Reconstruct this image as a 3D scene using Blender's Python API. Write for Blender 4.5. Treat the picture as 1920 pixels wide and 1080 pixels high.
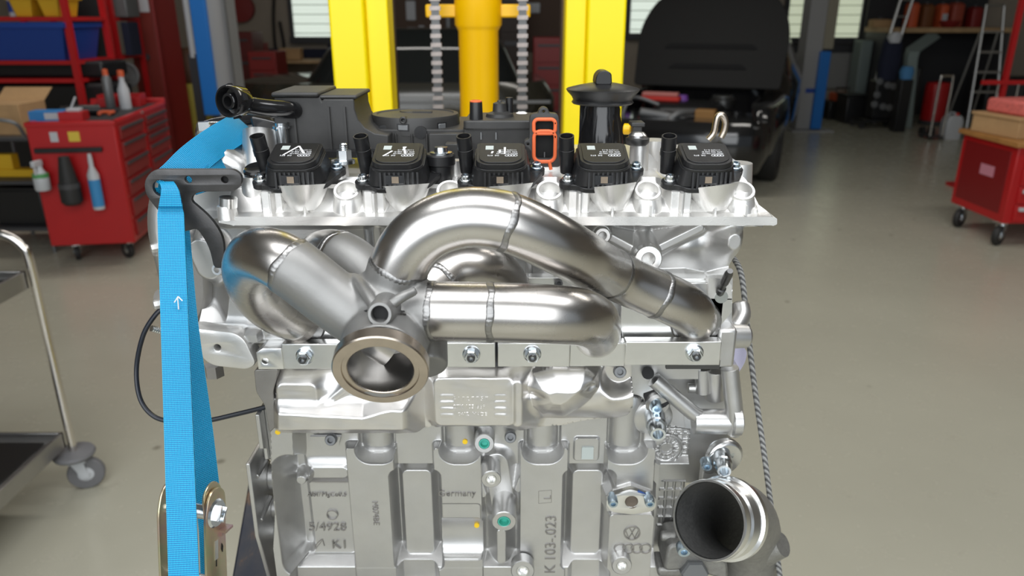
import bpy, bmesh, math, random
import numpy as np
from mathutils import Vector, Matrix, Quaternion
random.seed(7); RNG = np.random.default_rng(7)
for o in list(bpy.data.objects): bpy.data.objects.remove(o)
SC = bpy.context.scene; COL = SC.collection
PI = math.pi; sin, cos = math.sin, math.cos
V = Vector

# ------------------------------------------------------------------ camera
H = 1.52; TH = math.radians(19.9); F = 1400.0
cam_d = bpy.data.cameras.new('camera'); cam = bpy.data.objects.new('camera', cam_d); COL.objects.link(cam)
cam.location = (0, 0, H); cam.rotation_euler = (PI/2 - TH, 0, 0)
cam_d.sensor_width = 36; cam_d.lens = 36*F/1920; cam_d.clip_start = 0.02; cam_d.clip_end = 100
cam_d.dof.use_dof = True; cam_d.dof.focus_distance = 0.62; cam_d.dof.aperture_fstop = 8.0
SC.camera = cam
# ------------------------------------------------------------------ world, lights, exposure
SC.view_settings.view_transform = 'Standard'; SC.view_settings.look = 'None'
SC.view_settings.exposure = 0.0; SC.view_settings.gamma = 1; SC.view_settings.use_curve_mapping = False
w = bpy.data.worlds.new('world'); SC.world = w; w.use_nodes = True
w.node_tree.nodes['Background'].inputs[0].default_value = (0.80, 0.90, 1.0, 1)
w.node_tree.nodes['Background'].inputs[1].default_value = 0.30
def area(name, loc, target, sx, sy, power, col=(1, 1, 1)):
    l = bpy.data.lights.new(name, 'AREA'); l.shape = 'RECTANGLE'; l.size = sx; l.size_y = sy; l.energy = power; l.color = col
    o = bpy.data.objects.new(name, l); COL.objects.link(o); o.location = loc
    o.rotation_euler = (V(target) - V(loc)).to_track_quat('-Z', 'Y').to_euler(); return o
area('daylight_gate', (-0.5, -2.4, 2.5), (0, 0.7, 1.1), 5.0, 3.0, 140, (0.94, 0.975, 1.0))     # open roller gate behind the camera
area('ceiling_light_near', (0.3, 0.15, 3.6), (0.3, 0.5, 0), 3.2, 1.0, 62, (0.97, 0.985, 1.0))
area('ceiling_light_far', (-1.0, 5.5, 4.3), (-1.0, 5.5, 0), 5.0, 0.4, 85, (1, 0.96, 0.9))
area('ceiling_light_right', (3.0, 3.2, 4.3), (3.0, 3.2, 0), 3.0, 0.4, 45, (1, 0.96, 0.9))

# ------------------------------------------------------------------ pixel of the 1920x1080 photo -> point of the place
ct, st = cos(TH), sin(TH)
def ray(px, py):
    a = (px-960)/F; b = (540-py)/F
    return V((a, ct + b*st, -st + b*ct))
def at(px, py, Y):
    r = ray(px, py); return V((0, 0, H)) + r*(Y/r.y)
def atz(px, py, Z):
    r = ray(px, py); return V((0, 0, H)) + r*((Z-H)/r.z)
def scale(py, Y):            # metres per pixel at that row and depth
    r = ray(960, py); return (Y/r.y)/F

# ------------------------------------------------------------------ mesh helpers
def frame(w, up=None):
    w = V(w).normalized(); up = V(up) if up else (V((0, 0, 1)) if abs(w.z) < .95 else V((0, 1, 0)))
    u = up.cross(w).normalized(); v = w.cross(u); return u, v, w
def catmull(pts, sub):
    P = [np.array(p, float) for p in pts]
    if sub < 1 or len(P) < 3: return P
    P = [2*P[0]-P[1]] + P + [2*P[-1]-P[-2]]; out = []
    for i in range(1, len(P)-2):
        a, b, c, d = P[i-1:i+3]
        for k in range(sub):
            t = k/sub
            out.append(.5*((2*b)+(-a+c)*t+(2*a-5*b+4*c-d)*t*t+(-a+3*b-3*c+d)*t**3))
    out.append(P[-2]); return out
class MB:
    def __init__(s): s.v = []; s.f = []; s.uv = {}
    def add(s, vs, fs):
        o = len(s.v); s.v += [tuple(v) for v in vs]; s.f += [tuple(i+o for i in f) for f in fs]; return o
    def box(s, c, sz, R=None):
        c = V(c); vs = []
        for x in (-.5, .5):
            for y in (-.5, .5):
                for z in (-.5, .5):
                    p = V((x*sz[0], y*sz[1], z*sz[2])); vs.append(c + (R @ p if R else p))
        s.add(vs, [(0,1,3,2),(4,6,7,5),(0,4,5,1),(2,3,7,6),(0,2,6,4),(1,5,7,3)]); return s
    def bx(s, x0, x1, y0, y1, z0, z1): return s.box(((x0+x1)/2, (y0+y1)/2, (z0+z1)/2), (abs(x1-x0), abs(y1-y0), abs(z1-z0)))
    def lathe(s, o, axis, prof, n=32, up=None, close=False, caps=True):
        u, v, w = frame(axis, up); o = V(o); vs = []; fs = []; m = len(prof)
        for (r, t) in prof:
            for k in range(n):
                a = 2*PI*k/n; vs.append(o + w*t + (u*cos(a)+v*sin(a))*r)
        for i in range(m-1 + (1 if close else 0)):
            j = (i+1) % m
            for k in range(n):
                k2 = (k+1) % n; fs.append((i*n+k, i*n+k2, j*n+k2, j*n+k))
        if not close and caps:
            if prof[0][0] > 1e-6: fs.append(tuple(reversed(range(n))))
            if prof[-1][0] > 1e-6: fs.append(tuple((m-1)*n+k for k in range(n)))
        s.add(vs, fs); return s
    def cyl(s, p0, p1, r0, r1=None, n=20):
        p0 = V(p0); p1 = V(p1); L = (p1-p0).length
        return s.lathe(p0, p1-p0, [(r0, 0), (r0 if r1 is None else r1, L)], n)
    def ringcyl(s, p0, axis, L, ro, ri, n=28, depth=None):      # solid round boss with a blind hole in its far face
        d = depth or L*.8
        return s.lathe(p0, axis, [(ro, 0), (ro, L-.0008), (ro-.0008, L), (ri+.0006, L), (ri, L-.0006), (ri, L-d), (0, L-d)], n)
    def tube(s, pts, r, n=16, sub=0, cap=True, flat=None):
        P = [V(p) for p in catmull(pts, sub)]; m = len(P)
        rad = r if callable(r) else (lambda t: r)
        T = [(P[min(i+1, m-1)]-P[max(i-1, 0)]).normalized() for i in range(m)]
        u, v, _ = frame(T[0]); vs = []; fs = []
        for i in range(m):
            if i:
                q = T[i-1].rotation_difference(T[i]); u = q @ u
            u = (u - T[i]*u.dot(T[i])).normalized(); v = T[i].cross(u); R = rad(i/(m-1))
            for k in range(n):
                a = 2*PI*k/n; vs.append(P[i] + (u*cos(a) + v*sin(a))*R)
        for i in range(m-1):
            for k in range(n):
                k2 = (k+1) % n; fs.append((i*n+k, i*n+k2, (i+1)*n+k2, (i+1)*n+k))
        if cap: fs += [tuple(reversed(range(n))), tuple((m-1)*n+k for k in range(n))]
        s.add(vs, fs); return s
    def prism(s, poly, o, u, v, d):        # poly (a,b) in frame u,v at o; extruded by vector d
        o, u, v, d = V(o), V(u), V(v), V(d); n = len(poly)
        if u.cross(v).dot(d) < 0: poly = poly[::-1]
        lo = [o+u*a+v*b for a, b in poly]; vs = lo + [p+d for p in lo]
        fs = [tuple(reversed(range(n))), tuple(range(n, 2*n))] + [(i, (i+1) % n, n+(i+1) % n, n+i) for i in range(n)]
        s.add(vs, fs); return s
    def loft(s, loops, cap=True):
        n = len(loops[0]); vs = [p for L in loops for p in L]; fs = []
        for i in range(len(loops)-1):
            for k in range(n):
                k2 = (k+1) % n; fs.append((i*n+k, i*n+k2, (i+1)*n+k2, (i+1)*n+k))
        if cap: fs += [tuple(reversed(range(n))), tuple((len(loops)-1)*n+k for k in range(n))]
        s.add(vs, fs); return s
    def ribbon(s, centers, widths, normals_w, thick, uvscale=1.0):   # strap: centre points, width vectors, given thickness
        m = len(centers); vs = []; fs = []; uvs = []; L = 0
        for i in range(m):
            c = V(centers[i]); wv = V(normals_w[i])*widths[i]*.5
            t = (V(centers[min(i+1, m-1)]) - V(centers[max(i-1, 0)])).normalized(); nn = t.cross(wv).normalized()*thick*.5
            if i: L += (c-V(centers[i-1])).length
            vs += [c-wv+nn, c+wv+nn, c+wv-nn, c-wv-nn]; uvs += [(-widths[i]/2, L), (widths[i]/2, L), (widths[i]/2, L), (-widths[i]/2, L)]
        for i in range(m-1):
            for k in range(4):
                k2 = (k+1) % 4; fs.append((i*4+k, i*4+k2, i*4+4+k2, i*4+4+k))
        fs += [(3, 2, 1, 0), (m*4-4, m*4-3, m*4-2, m*4-1)]
        o = s.add(vs, fs)
        for i, q in enumerate(uvs): s.uv[o+i] = q
        return s
    def mesh(s, name, ang=35):
        me = bpy.data.meshes.new(name); me.from_pydata(s.v, [], s.f)
        bm = bmesh.new(); bm.from_mesh(me); bmesh.ops.recalc_face_normals(bm, faces=bm.faces[:]); bm.to_mesh(me); bm.free()
        if s.uv:
            ul = me.uv_layers.new(name='UVMap')
            for l in me.loops:
                if l.vertex_index in s.uv: ul.data[l.index].uv = s.uv[l.vertex_index]
        if ang is not None:
            me.shade_smooth()
            me.set_sharp_from_angle(angle=math.radians(ang))
        return me
def link(name, me, mat, parent=None, world=True, bevel=0, seg=2):
    o = bpy.data.objects.new(name, me); COL.objects.link(o)
    if mat is not None and not me.materials: me.materials.append(mat)
    if parent is not None:
        o.parent = parent
        if world:
            r = parent
            while r.parent: r = r.parent
            o.matrix_parent_inverse = Matrix.Translation(-r.location) if parent is r else Matrix.Identity(4)
    if bevel:
        b = o.modifiers.new('bevel', 'BEVEL'); b.width = bevel; b.segments = seg; b.limit_method = 'ANGLE'; b.angle_limit = math.radians(40); b.harden_normals = False
    return o
def part(name, mb, mat, parent=None, world=True, bevel=0, ang=35, label=None, seg=2):
    me = mb.mesh(name, ang) if isinstance(mb, MB) else mb
    o = link(name, me, mat, parent, world, bevel, seg)
    if label: o['label'] = label
    return o
def tag(o, label, cat, group=None):
    o['label'] = label; o['category'] = cat
    if group: o['group'] = group
    return o
def thing(name, label, cat, loc=(0, 0, 0), rz=0, group=None):
    o = bpy.data.objects.new(name, None); COL.objects.link(o); o.empty_display_size = .05
    o.location = loc; o.rotation_euler = (0, 0, rz); return tag(o, label, cat, group)
def struct(name, mb, mat, bevel=0, parent=None):
    o = part(name, mb, mat, parent, bevel=bevel)
    if parent is None: o['kind'] = 'structure'
    return o
def copy_tree(o, parent=None):
    c = o.copy(); COL.objects.link(c)
    if parent is not None: c.parent = parent; c.matrix_parent_inverse = o.matrix_parent_inverse.copy()
    for ch in list(o.children): copy_tree(ch, c)
    return c
def place(me, M):
    me.transform(M); return me
def fm(o, u, v, w):          # matrix of a frame
    m = Matrix((V(u), V(v), V(w))).transposed().to_4x4(); m.translation = V(o); return m
def plate(loops, thick, M, bevel=0, res=1):   # flat plate with holes (first loop outer), local z = thickness centre
    cu = bpy.data.curves.new('plate', 'CURVE'); cu.dimensions = '2D'; cu.fill_mode = 'BOTH'; cu.extrude = thick/2 - bevel; cu.bevel_depth = bevel; cu.bevel_resolution = 1
    for L in loops:
        sp = cu.splines.new('POLY'); sp.points.add(len(L)-1); sp.use_cyclic_u = True
        for p, q in zip(sp.points, L): p.co = (q[0], q[1], 0, 1)
    ob = bpy.data.objects.new('plate', cu); COL.objects.link(ob)
    bpy.context.view_layer.update(); dg = bpy.context.evaluated_depsgraph_get()
    me = bpy.data.meshes.new_from_object(ob.evaluated_get(dg)); bpy.data.objects.remove(ob); bpy.data.curves.remove(cu)
    me.materials.clear(); me.transform(M)
    bm = bmesh.new(); bm.from_mesh(me); bmesh.ops.remove_doubles(bm, verts=bm.verts[:], dist=1e-6); bmesh.ops.recalc_face_normals(bm, faces=bm.faces[:]); bm.to_mesh(me); bm.free()
    me.shade_smooth(); me.set_sharp_from_angle(angle=math.radians(30)); return me
def text_mesh(txt, size, M, ext=.0003, align='CENTER', bold=0):
    cu = bpy.data.curves.new('txt', 'FONT'); cu.body = txt; cu.size = size; cu.extrude = ext; cu.align_x = align; cu.align_y = 'CENTER'; cu.resolution_u = 2; cu.offset = bold
    ob = bpy.data.objects.new('txt', cu); COL.objects.link(ob); bpy.context.view_layer.update()
    me = bpy.data.meshes.new_from_object(ob.evaluated_get(bpy.context.evaluated_depsgraph_get())); bpy.data.objects.remove(ob); bpy.data.curves.remove(cu)
    me.materials.clear(); me.transform(M); return me
def join_meshes(ms, name):
    bm = bmesh.new()
    for m in ms: bm.from_mesh(m)
    me = bpy.data.meshes.new(name); bm.to_mesh(me); bm.free(); me.shade_smooth(); me.set_sharp_from_angle(angle=math.radians(35)); return me
def circ(cx, cy, r, n=24, a0=0, a1=2*PI, rx=None):
    full = abs(a1-a0-2*PI) < 1e-6
    return [(cx+r*cos(a0+(a1-a0)*k/(n if full else n-1)), cy+(rx or r)*sin(a0+(a1-a0)*k/(n if full else n-1))) for k in range(n)]
def ellip(cx, cy, a, b, z, n=24, p=.5): return [V((cx+a*math.copysign(abs(cos(t))**p, cos(t)), cy+b*math.copysign(abs(sin(t))**p, sin(t)), z)) for t in [2*PI*k/n for k in range(n)]]
def rrect(cx, cy, hx, hy, r, n=5):
    out = []
    for sx, sy, a in ((1, 1, 0), (-1, 1, PI/2), (-1, -1, PI), (1, -1, 1.5*PI)):
        for k in range(n):
            t = a + PI/2*k/(n-1); out.append((cx+sx*(hx-r)+r*cos(t), cy+sy*(hy-r)+r*sin(t)))
    return out
def rounded(poly, r, n=5):          # round the corners of a polygon
    out = []; m = len(poly)
    for i in range(m):
        p0, p1, p2 = (np.array(poly[j % m], float) for j in (i-1, i, i+1))
        rr = r[i] if isinstance(r, (list, tuple)) else r
        a, b = p0-p1, p2-p1; la, lb = np.linalg.norm(a), np.linalg.norm(b); d = min(rr, la*.48, lb*.48)
        q0, q1 = p1+a/la*d, p1+b/lb*d
        for k in range(n):
            t = k/(n-1); out.append(tuple((1-t)**2*q0+2*t*(1-t)*p1+t*t*q1))
    return out

# relief: a casting face as a graph Y(X,Z) with fillets, closed behind
def smax(a, b, r): h = np.clip(.5+.5*(a-b)/r, 0, 1); return b*(1-h)+a*h+r*h*(1-h)
def smin(a, b, r): return -smax(-a, -b, r)
def sd_rect(X, Z, cx, cz, hx, hz, r=0, ang=0):
    x, z = X-cx, Z-cz
    if ang: c, s_ = cos(ang), sin(ang); x, z = x*c+z*s_, -x*s_+z*c
    qx, qz = np.abs(x)-hx+r, np.abs(z)-hz+r
    return np.hypot(np.maximum(qx, 0), np.maximum(qz, 0)) + np.minimum(np.maximum(qx, qz), 0) - r
def sd_circ(X, Z, cx, cz, r): return np.hypot(X-cx, Z-cz)-r
def sd_seg(X, Z, a, b, r):
    ax, az = a; bx, bz = b; dx, dz = bx-ax, bz-az; t = np.clip(((X-ax)*dx+(Z-az)*dz)/(dx*dx+dz*dz), 0, 1)
    return np.hypot(X-ax-t*dx, Z-az-t*dz)-r
def sd_poly(X, Z, P):
    d = np.full(X.shape, 1e9); ins = np.zeros(X.shape, bool); n = len(P)
    for i in range(n):
        ax, az = P[i]; bx, bz = P[(i+1) % n]; d = np.minimum(d, sd_seg(X, Z, (ax, az), (bx, bz), 0))
        if az != bz:
            c = ((az > Z) != (bz > Z)) & (X < (bx-ax)*(Z-az)/(bz-az)+ax); ins ^= c
    return np.where(ins, -d, d)
def raise_(h, sd, top, k=4, r=.003): return smax(h, top-np.maximum(sd, 0)*k, r)
def raise_to(h, sd, top, k=4, r=.003): return smax(h, top-sd*k*(sd > 0), r)
def cut_(h, sd, bot, k=4, r=.003): return smin(h, bot+np.maximum(sd, 0)*k, r)
def relief(name, x0, x1, z0, z1, step, func, mat, parent, backY, Y0, keep=None, ang=60, axis_top=False):
    nx = int((x1-x0)/step)+1; nz = int((z1-z0)/step)+1
    X, Z = np.meshgrid(np.linspace(x0, x1, nx), np.linspace(z0, z1, nz))
    if keep is not None:
        sd = keep(X, Z); near = np.abs(sd) < step*.75; e_ = step*.1
        gx = (keep(X+e_, Z)-keep(X-e_, Z))/(2*e_); gz = (keep(X, Z+e_)-keep(X, Z-e_))/(2*e_); gl = np.maximum(np.hypot(gx, gz), .3)
        X = np.where(near, X-sd*gx/gl, X); Z = np.where(near, Z-sd*gz/gl, Z)
    h = func(X, Z); Yv = Y0-h
    P = np.stack([X, Yv, Z], -1).reshape(-1, 3)
    idx = np.arange(nx*nz).reshape(nz, nx)
    q = np.stack([idx[:-1, :-1], idx[:-1, 1:], idx[1:, 1:], idx[1:, :-1]], -1).reshape(-1, 4)
    if keep is not None:
        kp = (sd < step*.75).reshape(-1); q = q[kp[q].all(1)]
    # skirt
    e = np.concatenate([q[:, [i, (i+1) % 4]] for i in range(4)]); key = np.sort(e, 1); code = key[:, 0]*(nx*nz)+key[:, 1]
    u_, inv, cnt = np.unique(code, return_inverse=True, return_counts=True); b = e[cnt[inv] == 1]
    bv = np.unique(b); mp = {int(v): len(P)+i for i, v in enumerate(bv)}
    B = P[bv].copy(); B[:, 1] = np.maximum(backY, B[:, 1]+.001); P = np.concatenate([P, B])
    faces = [tuple(r) for r in q.tolist()] + [(int(c), int(a), mp[int(a)], mp[int(c)]) for a, c in b]
    me = bpy.data.meshes.new(name); me.from_pydata(P.tolist(), [], faces)
    me.shade_smooth(); me.set_sharp_from_angle(angle=math.radians(ang))
    return me

# ------------------------------------------------------------------ materials
MATS = {}
def nodes(name):
    m = bpy.data.materials.new(name); m.use_nodes = True; nt = m.node_tree; b = nt.nodes['Principled BSDF']; MATS[name] = m
    return m, nt, b
def coord(nt, kind='Object', sc=(1, 1, 1)):
    t = nt.nodes.new('ShaderNodeTexCoord'); mp = nt.nodes.new('ShaderNodeMapping'); mp.inputs['Scale'].default_value = sc
    nt.links.new(t.outputs[kind], mp.inputs[0]); return mp.outputs[0]
def noise(nt, vec, scale, detail=4, rough=.55):
    n = nt.nodes.new('ShaderNodeTexNoise'); n.inputs['Scale'].default_value = scale; n.inputs['Detail'].default_value = detail; n.inputs['Roughness'].default_value = rough
    nt.links.new(vec, n.inputs['Vector']); return n.outputs['Fac']
def ramp(nt, fac, stops):
    r = nt.nodes.new('ShaderNodeValToRGB'); el = r.color_ramp.elements
    while len(el) < len(stops): el.new(.5)
    for e, (p, c) in zip(el, stops): e.position = p; e.color = (*c, 1) if len(c) == 3 else c
    nt.links.new(fac, r.inputs[0]); return r.outputs[0]
def bump(nt, b, hgt, strength, dist=.001):
    n = nt.nodes.new('ShaderNodeBump'); n.inputs['Strength'].default_value = strength; n.inputs['Distance'].default_value = dist
    nt.links.new(hgt, n.inputs['Height']); nt.links.new(n.outputs[0], b.inputs['Normal']); return n
def g3(v): return (v, v, v)
def mat(name, col, rough=.5, metal=0, bs=0, bscale=800, var=0, vscale=40, spec=None, coat=0, rv=0, emit=None, dist=.0004):
    m, nt, b = nodes(name); b.inputs['Base Color'].default_value = (*col, 1); b.inputs['Roughness'].default_value = rough; b.inputs['Metallic'].default_value = metal
    if spec is not None: b.inputs['Specular IOR Level'].default_value = spec
    if coat: b.inputs['Coat Weight'].default_value = coat; b.inputs['Coat Roughness'].default_value = .08
    vec = coord(nt)
    if bs: bump(nt, b, noise(nt, vec, bscale, 3), bs, dist)
    if var:
        c = np.array(col); nt.links.new(ramp(nt, noise(nt, vec, vscale, 5), [(.3, tuple(c*(1-var))), (.7, tuple(np.minimum(c*(1+var), 1)))]), b.inputs['Base Color'])
    if rv: nt.links.new(ramp(nt, noise(nt, vec, vscale*1.7, 5), [(.3, g3(max(rough-rv, .02))), (.7, g3(rough+rv))]), b.inputs['Roughness'])
    if emit: b.inputs['Emission Color'].default_value = (*emit[0], 1); b.inputs['Emission Strength'].default_value = emit[1]
    return m
cast = mat('cast_aluminium', (.62, .615, .605), .37, .92, .22, 1100, .04, 30, rv=.04)
cast_bright = mat('bright_cast_aluminium', (.80, .79, .77), .36, .80, .25, 800, .04, 25, rv=.05)
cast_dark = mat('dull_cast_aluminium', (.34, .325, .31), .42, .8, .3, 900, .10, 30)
cast_iron = mat('sand_cast_metal', (.34, .335, .32), .48, .85, .9, 1100, .12, 200, dist=.0006)
machined = mat('machined_aluminium', (.86, .86, .85), .28, 1.0, .08, 300, .03, 60)
zinc = mat('zinc_plated_steel', (.70, .74, .77), .22, 1.0)
bluezinc = mat('blue_passivated_zinc', (.50, .60, .68), .28, 1.0)
darksteel = mat('dark_steel', (.12, .12, .12), .38, .9)
black_pl = mat('black_plastic', (.013, .013, .014), .38, 0, .15, 1500)
grey_pl = mat('dusty_black_plastic', (.036, .035, .034), .48, 0, .2, 1200, .3, 25)
black_gl = mat('glossy_black', (.012, .012, .013), .16, 0, coat=.3)
hole_m = mat('hole_black', (.006, .006, .006), .7)
orange_m = mat('orange_rubber', (.85, .16, .05), .5)
bracket_m = mat('black_oxide_steel', (.085, .083, .083), .42, .7, .2, 600, .2, 60)
print_m = mat('pale_print', (.75, .76, .78), .5)
patch_m = mat('pale_label', (.50, .55, .53), .5)
bronze_patch = mat('bronze_label', (.22, .17, .12), .5)
white_m = mat('white_paint', (.85, .85, .85), .6)
dot_m = mat('yellow_paint_dot', (.95, .62, .02), .5)
green_m = mat('green_thread_coating', (.08, .48, .38), .35, .3)
steel_face = mat('turned_steel', (.55, .48, .41), .27, 1.0, .05, 300, .08, 90)
yellow_m = mat('yellow_lift_paint', (1.0, .79, .0), .40, 0, .1, 60, .02, 4)
amber_m = mat('amber_yellow_paint', (1.0, .55, .0), .36, 0, .1, 60, .04, 5)
chain_m = mat('greased_chain_steel', (.33, .29, .27), .42, .9, .3, 300, .2, 60)
brown_m = mat('greased_brown_rail', (.10, .06, .03), .45, .4)
red_m = mat('red_paint', (.48, .012, .014), .36, 0, .05, 80, .05, 3)
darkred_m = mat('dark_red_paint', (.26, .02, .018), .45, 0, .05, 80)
blue_m = mat('blue_lift_paint', (.01, .15, .50), .40)
bluebox_m = mat('blue_crate_plastic', (.012, .055, .30), .45)
grey_m = mat('grey_lift_paint', (.30, .30, .30), .45)
dgrey_m = mat('dark_grey_metal', (.07, .07, .075), .5, .2)
mid_m = mat('mid_grey_metal', (.20, .205, .21), .45, .4)
chrome = mat('chrome', (.78, .74, .70), .18, 1.0)
stainless = mat('stainless_sheet', (.42, .41, .40), .30, 1.0, .05, 200, .06, 12)
rubber = mat('black_rubber', (.02, .02, .02), .6)
grey_rubber = mat('grey_rubber', (.17, .17, .18), .6)
card_m = mat('cardboard', (.50, .31, .15), .8, 0, .1, 300, .08, 12)
wood_m = mat('pale_wood_edge', (.50, .33, .17), .6, 0, .1, 80, .15, 10)
yel_pl = mat('yellow_plastic', (.75, .45, .02), .5)
olive_m = mat('olive_yellow_plastic', (.40, .33, .05), .6)
orange_r = mat('orange_red_plastic', (.70, .12, .04), .5)
white_pl = mat('white_plastic', (.55, .57, .60), .45)
car_m = mat('black_car_paint', (.008, .008, .009), .12, 0, coat=.6)
liner_m = mat('black_hood_liner', (.008, .008, .008), .75, 0, .3, 60)
cloth_red = mat('red_cloth', (.60, .04, .03), .8)
purple_m = mat('purple_cap', (.22, .08, .42), .5)
navy_m = mat('navy_fabric', (.012, .016, .04), .85)
teal_m = mat('grey_green_metal', (.26, .32, .31), .5, .2)
cable_m = mat('black_cable_sheath', (.010, .013, .022), .35)
# ------------------------------------------------------------------ special materials
def m_tube():
    m, nt, b = nodes('welded_stainless_tube'); b.inputs['Metallic'].default_value = 1
    v = coord(nt); n1 = noise(nt, v, 14, 2); n2 = noise(nt, v, 30, 3)
    nt.links.new(ramp(nt, n1, [(.25, (.50, .475, .45)), (.5, (.60, .575, .55)), (.75, (.66, .645, .63))]), b.inputs['Base Color'])
    nt.links.new(ramp(nt, n2, [(.3, g3(.25)), (.7, g3(.30))]), b.inputs['Roughness']); return m
tube_m = m_tube()
weld_m = mat('weld_bead_steel', (.33, .325, .32), .36, 1.0, .5, 500, .15, 120)
collector_m = mat('blasted_cast_steel', (.30, .297, .29), .50, .75, .15, 1800, .05, 40)
def m_shield():
    m, nt, b = nodes('pressed_aluminium_foil'); b.inputs['Metallic'].default_value = 1; b.inputs['Base Color'].default_value = (.80, .78, .76, 1)
    v = coord(nt, sc=(1, 1, 5)); n = noise(nt, v, 60, 4); b.inputs['Roughness'].default_value = .25
    nt.links.new(ramp(nt, n, [(.3, g3(.30)), (.7, g3(.38))]), b.inputs['Roughness']); bump(nt, b, n, .12, .001); return m
shield_m = m_shield()
def m_web():
    m, nt, b = nodes('blue_woven_webbing'); b.inputs['Roughness'].default_value = .42
    tc = nt.nodes.new('ShaderNodeTexCoord'); sp = nt.nodes.new('ShaderNodeSeparateXYZ'); nt.links.new(tc.outputs['UV'], sp.inputs[0])
    def mth(op, a, bb=None):
        n = nt.nodes.new('ShaderNodeMath'); n.operation = op
        for i, q in enumerate((a, bb)):
            if q is None: continue
            if isinstance(q, (int, float)): n.inputs[i].default_value = q
            else: nt.links.new(q, n.inputs[i])
        return n.outputs[0]
    u = mth('MULTIPLY', sp.outputs[0], 2*PI/.0022); v = mth('MULTIPLY', sp.outputs[1], 2*PI/.0030)
    a = mth('SINE', mth('ADD', u, v)); c = mth('SINE', mth('SUBTRACT', u, v)); p = mth('MULTIPLY_ADD', mth('MULTIPLY', a, c), .5); 
    nt.nodes[-1].inputs[2].default_value = .5
    nt.links.new(ramp(nt, p, [(.15, (.0, .08, .30)), (.5, (.0, .28, .56)), (.9, (.008, .52, .76))]), b.inputs['Base Color']); bump(nt, b, p, .6, .0006); return m
web_m = m_web()
def m_chromate():
    m, nt, b = nodes('yellow_chromated_steel'); b.inputs['Metallic'].default_value = .9; b.inputs['Roughness'].default_value = .32
    nt.links.new(ramp(nt, noise(nt, coord(nt), 45, 3), [(.3, (.62, .42, .42)), (.5, (.66, .55, .38)), (.7, (.56, .58, .36))]), b.inputs['Base Color']); return m
chromate = m_chromate()
def m_rust():
    m, nt, b = nodes('scratched_blue_rusty_paint'); b.inputs['Roughness'].default_value = .4; b.inputs['Metallic'].default_value = .2
    n = noise(nt, coord(nt, sc=(1, .35, 1)), 26, 6, .65)
    nt.links.new(ramp(nt, n, [(.40, (.014, .022, .045)), (.52, (.03, .034, .05)), (.60, (.13, .075, .045)), (.70, (.20, .16, .14))]), b.inputs['Base Color']); return m
rust_m = m_rust()
def m_rope():
    m, nt, b = nodes('grey_braided_rope'); b.inputs['Roughness'].default_value = .8
    w = nt.nodes.new('ShaderNodeTexWave'); w.inputs['Scale'].default_value = 90; w.inputs['Distortion'].default_value = 1.5; w.bands_direction = 'DIAGONAL'
    nt.links.new(coord(nt), w.inputs[0]); nt.links.new(ramp(nt, w.outputs['Fac'], [(.2, (.10, .10, .10)), (.7, (.34, .34, .33))]), b.inputs['Base Color']); bump(nt, b, w.outputs['Fac'], .8, .001); return m
rope_m = m_rope()

# ================================================================== the engine
PLAT_Z = .80
ENG = thing('engine', 'bare silver five-cylinder car engine with welded exhaust manifold, strapped on dark blue platform', 'engine', (0, .74, PLAT_Z))
def A(px, py, Y): return at(px, py, Y)
def XZ(px, py, Y): p = at(px, py, Y); return (p.x, p.z)
def R(x0, y0, x1, y1, Y):
    a = at(x0, y0, Y); b = at(x1, y1, Y); xm0 = (at(x0, y0, Y).x+at(x0, y1, Y).x)/2; xm1 = (at(x1, y0, Y).x+at(x1, y1, Y).x)/2
    return ((xm0+xm1)/2, (a.z+b.z)/2, abs(xm1-xm0)/2, abs(a.z-b.z)/2)
def K(py, Y): return scale(py, Y)
def EP(name, mb, m, parent=ENG, **k): return part(name, mb, m, parent, **k)

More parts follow.
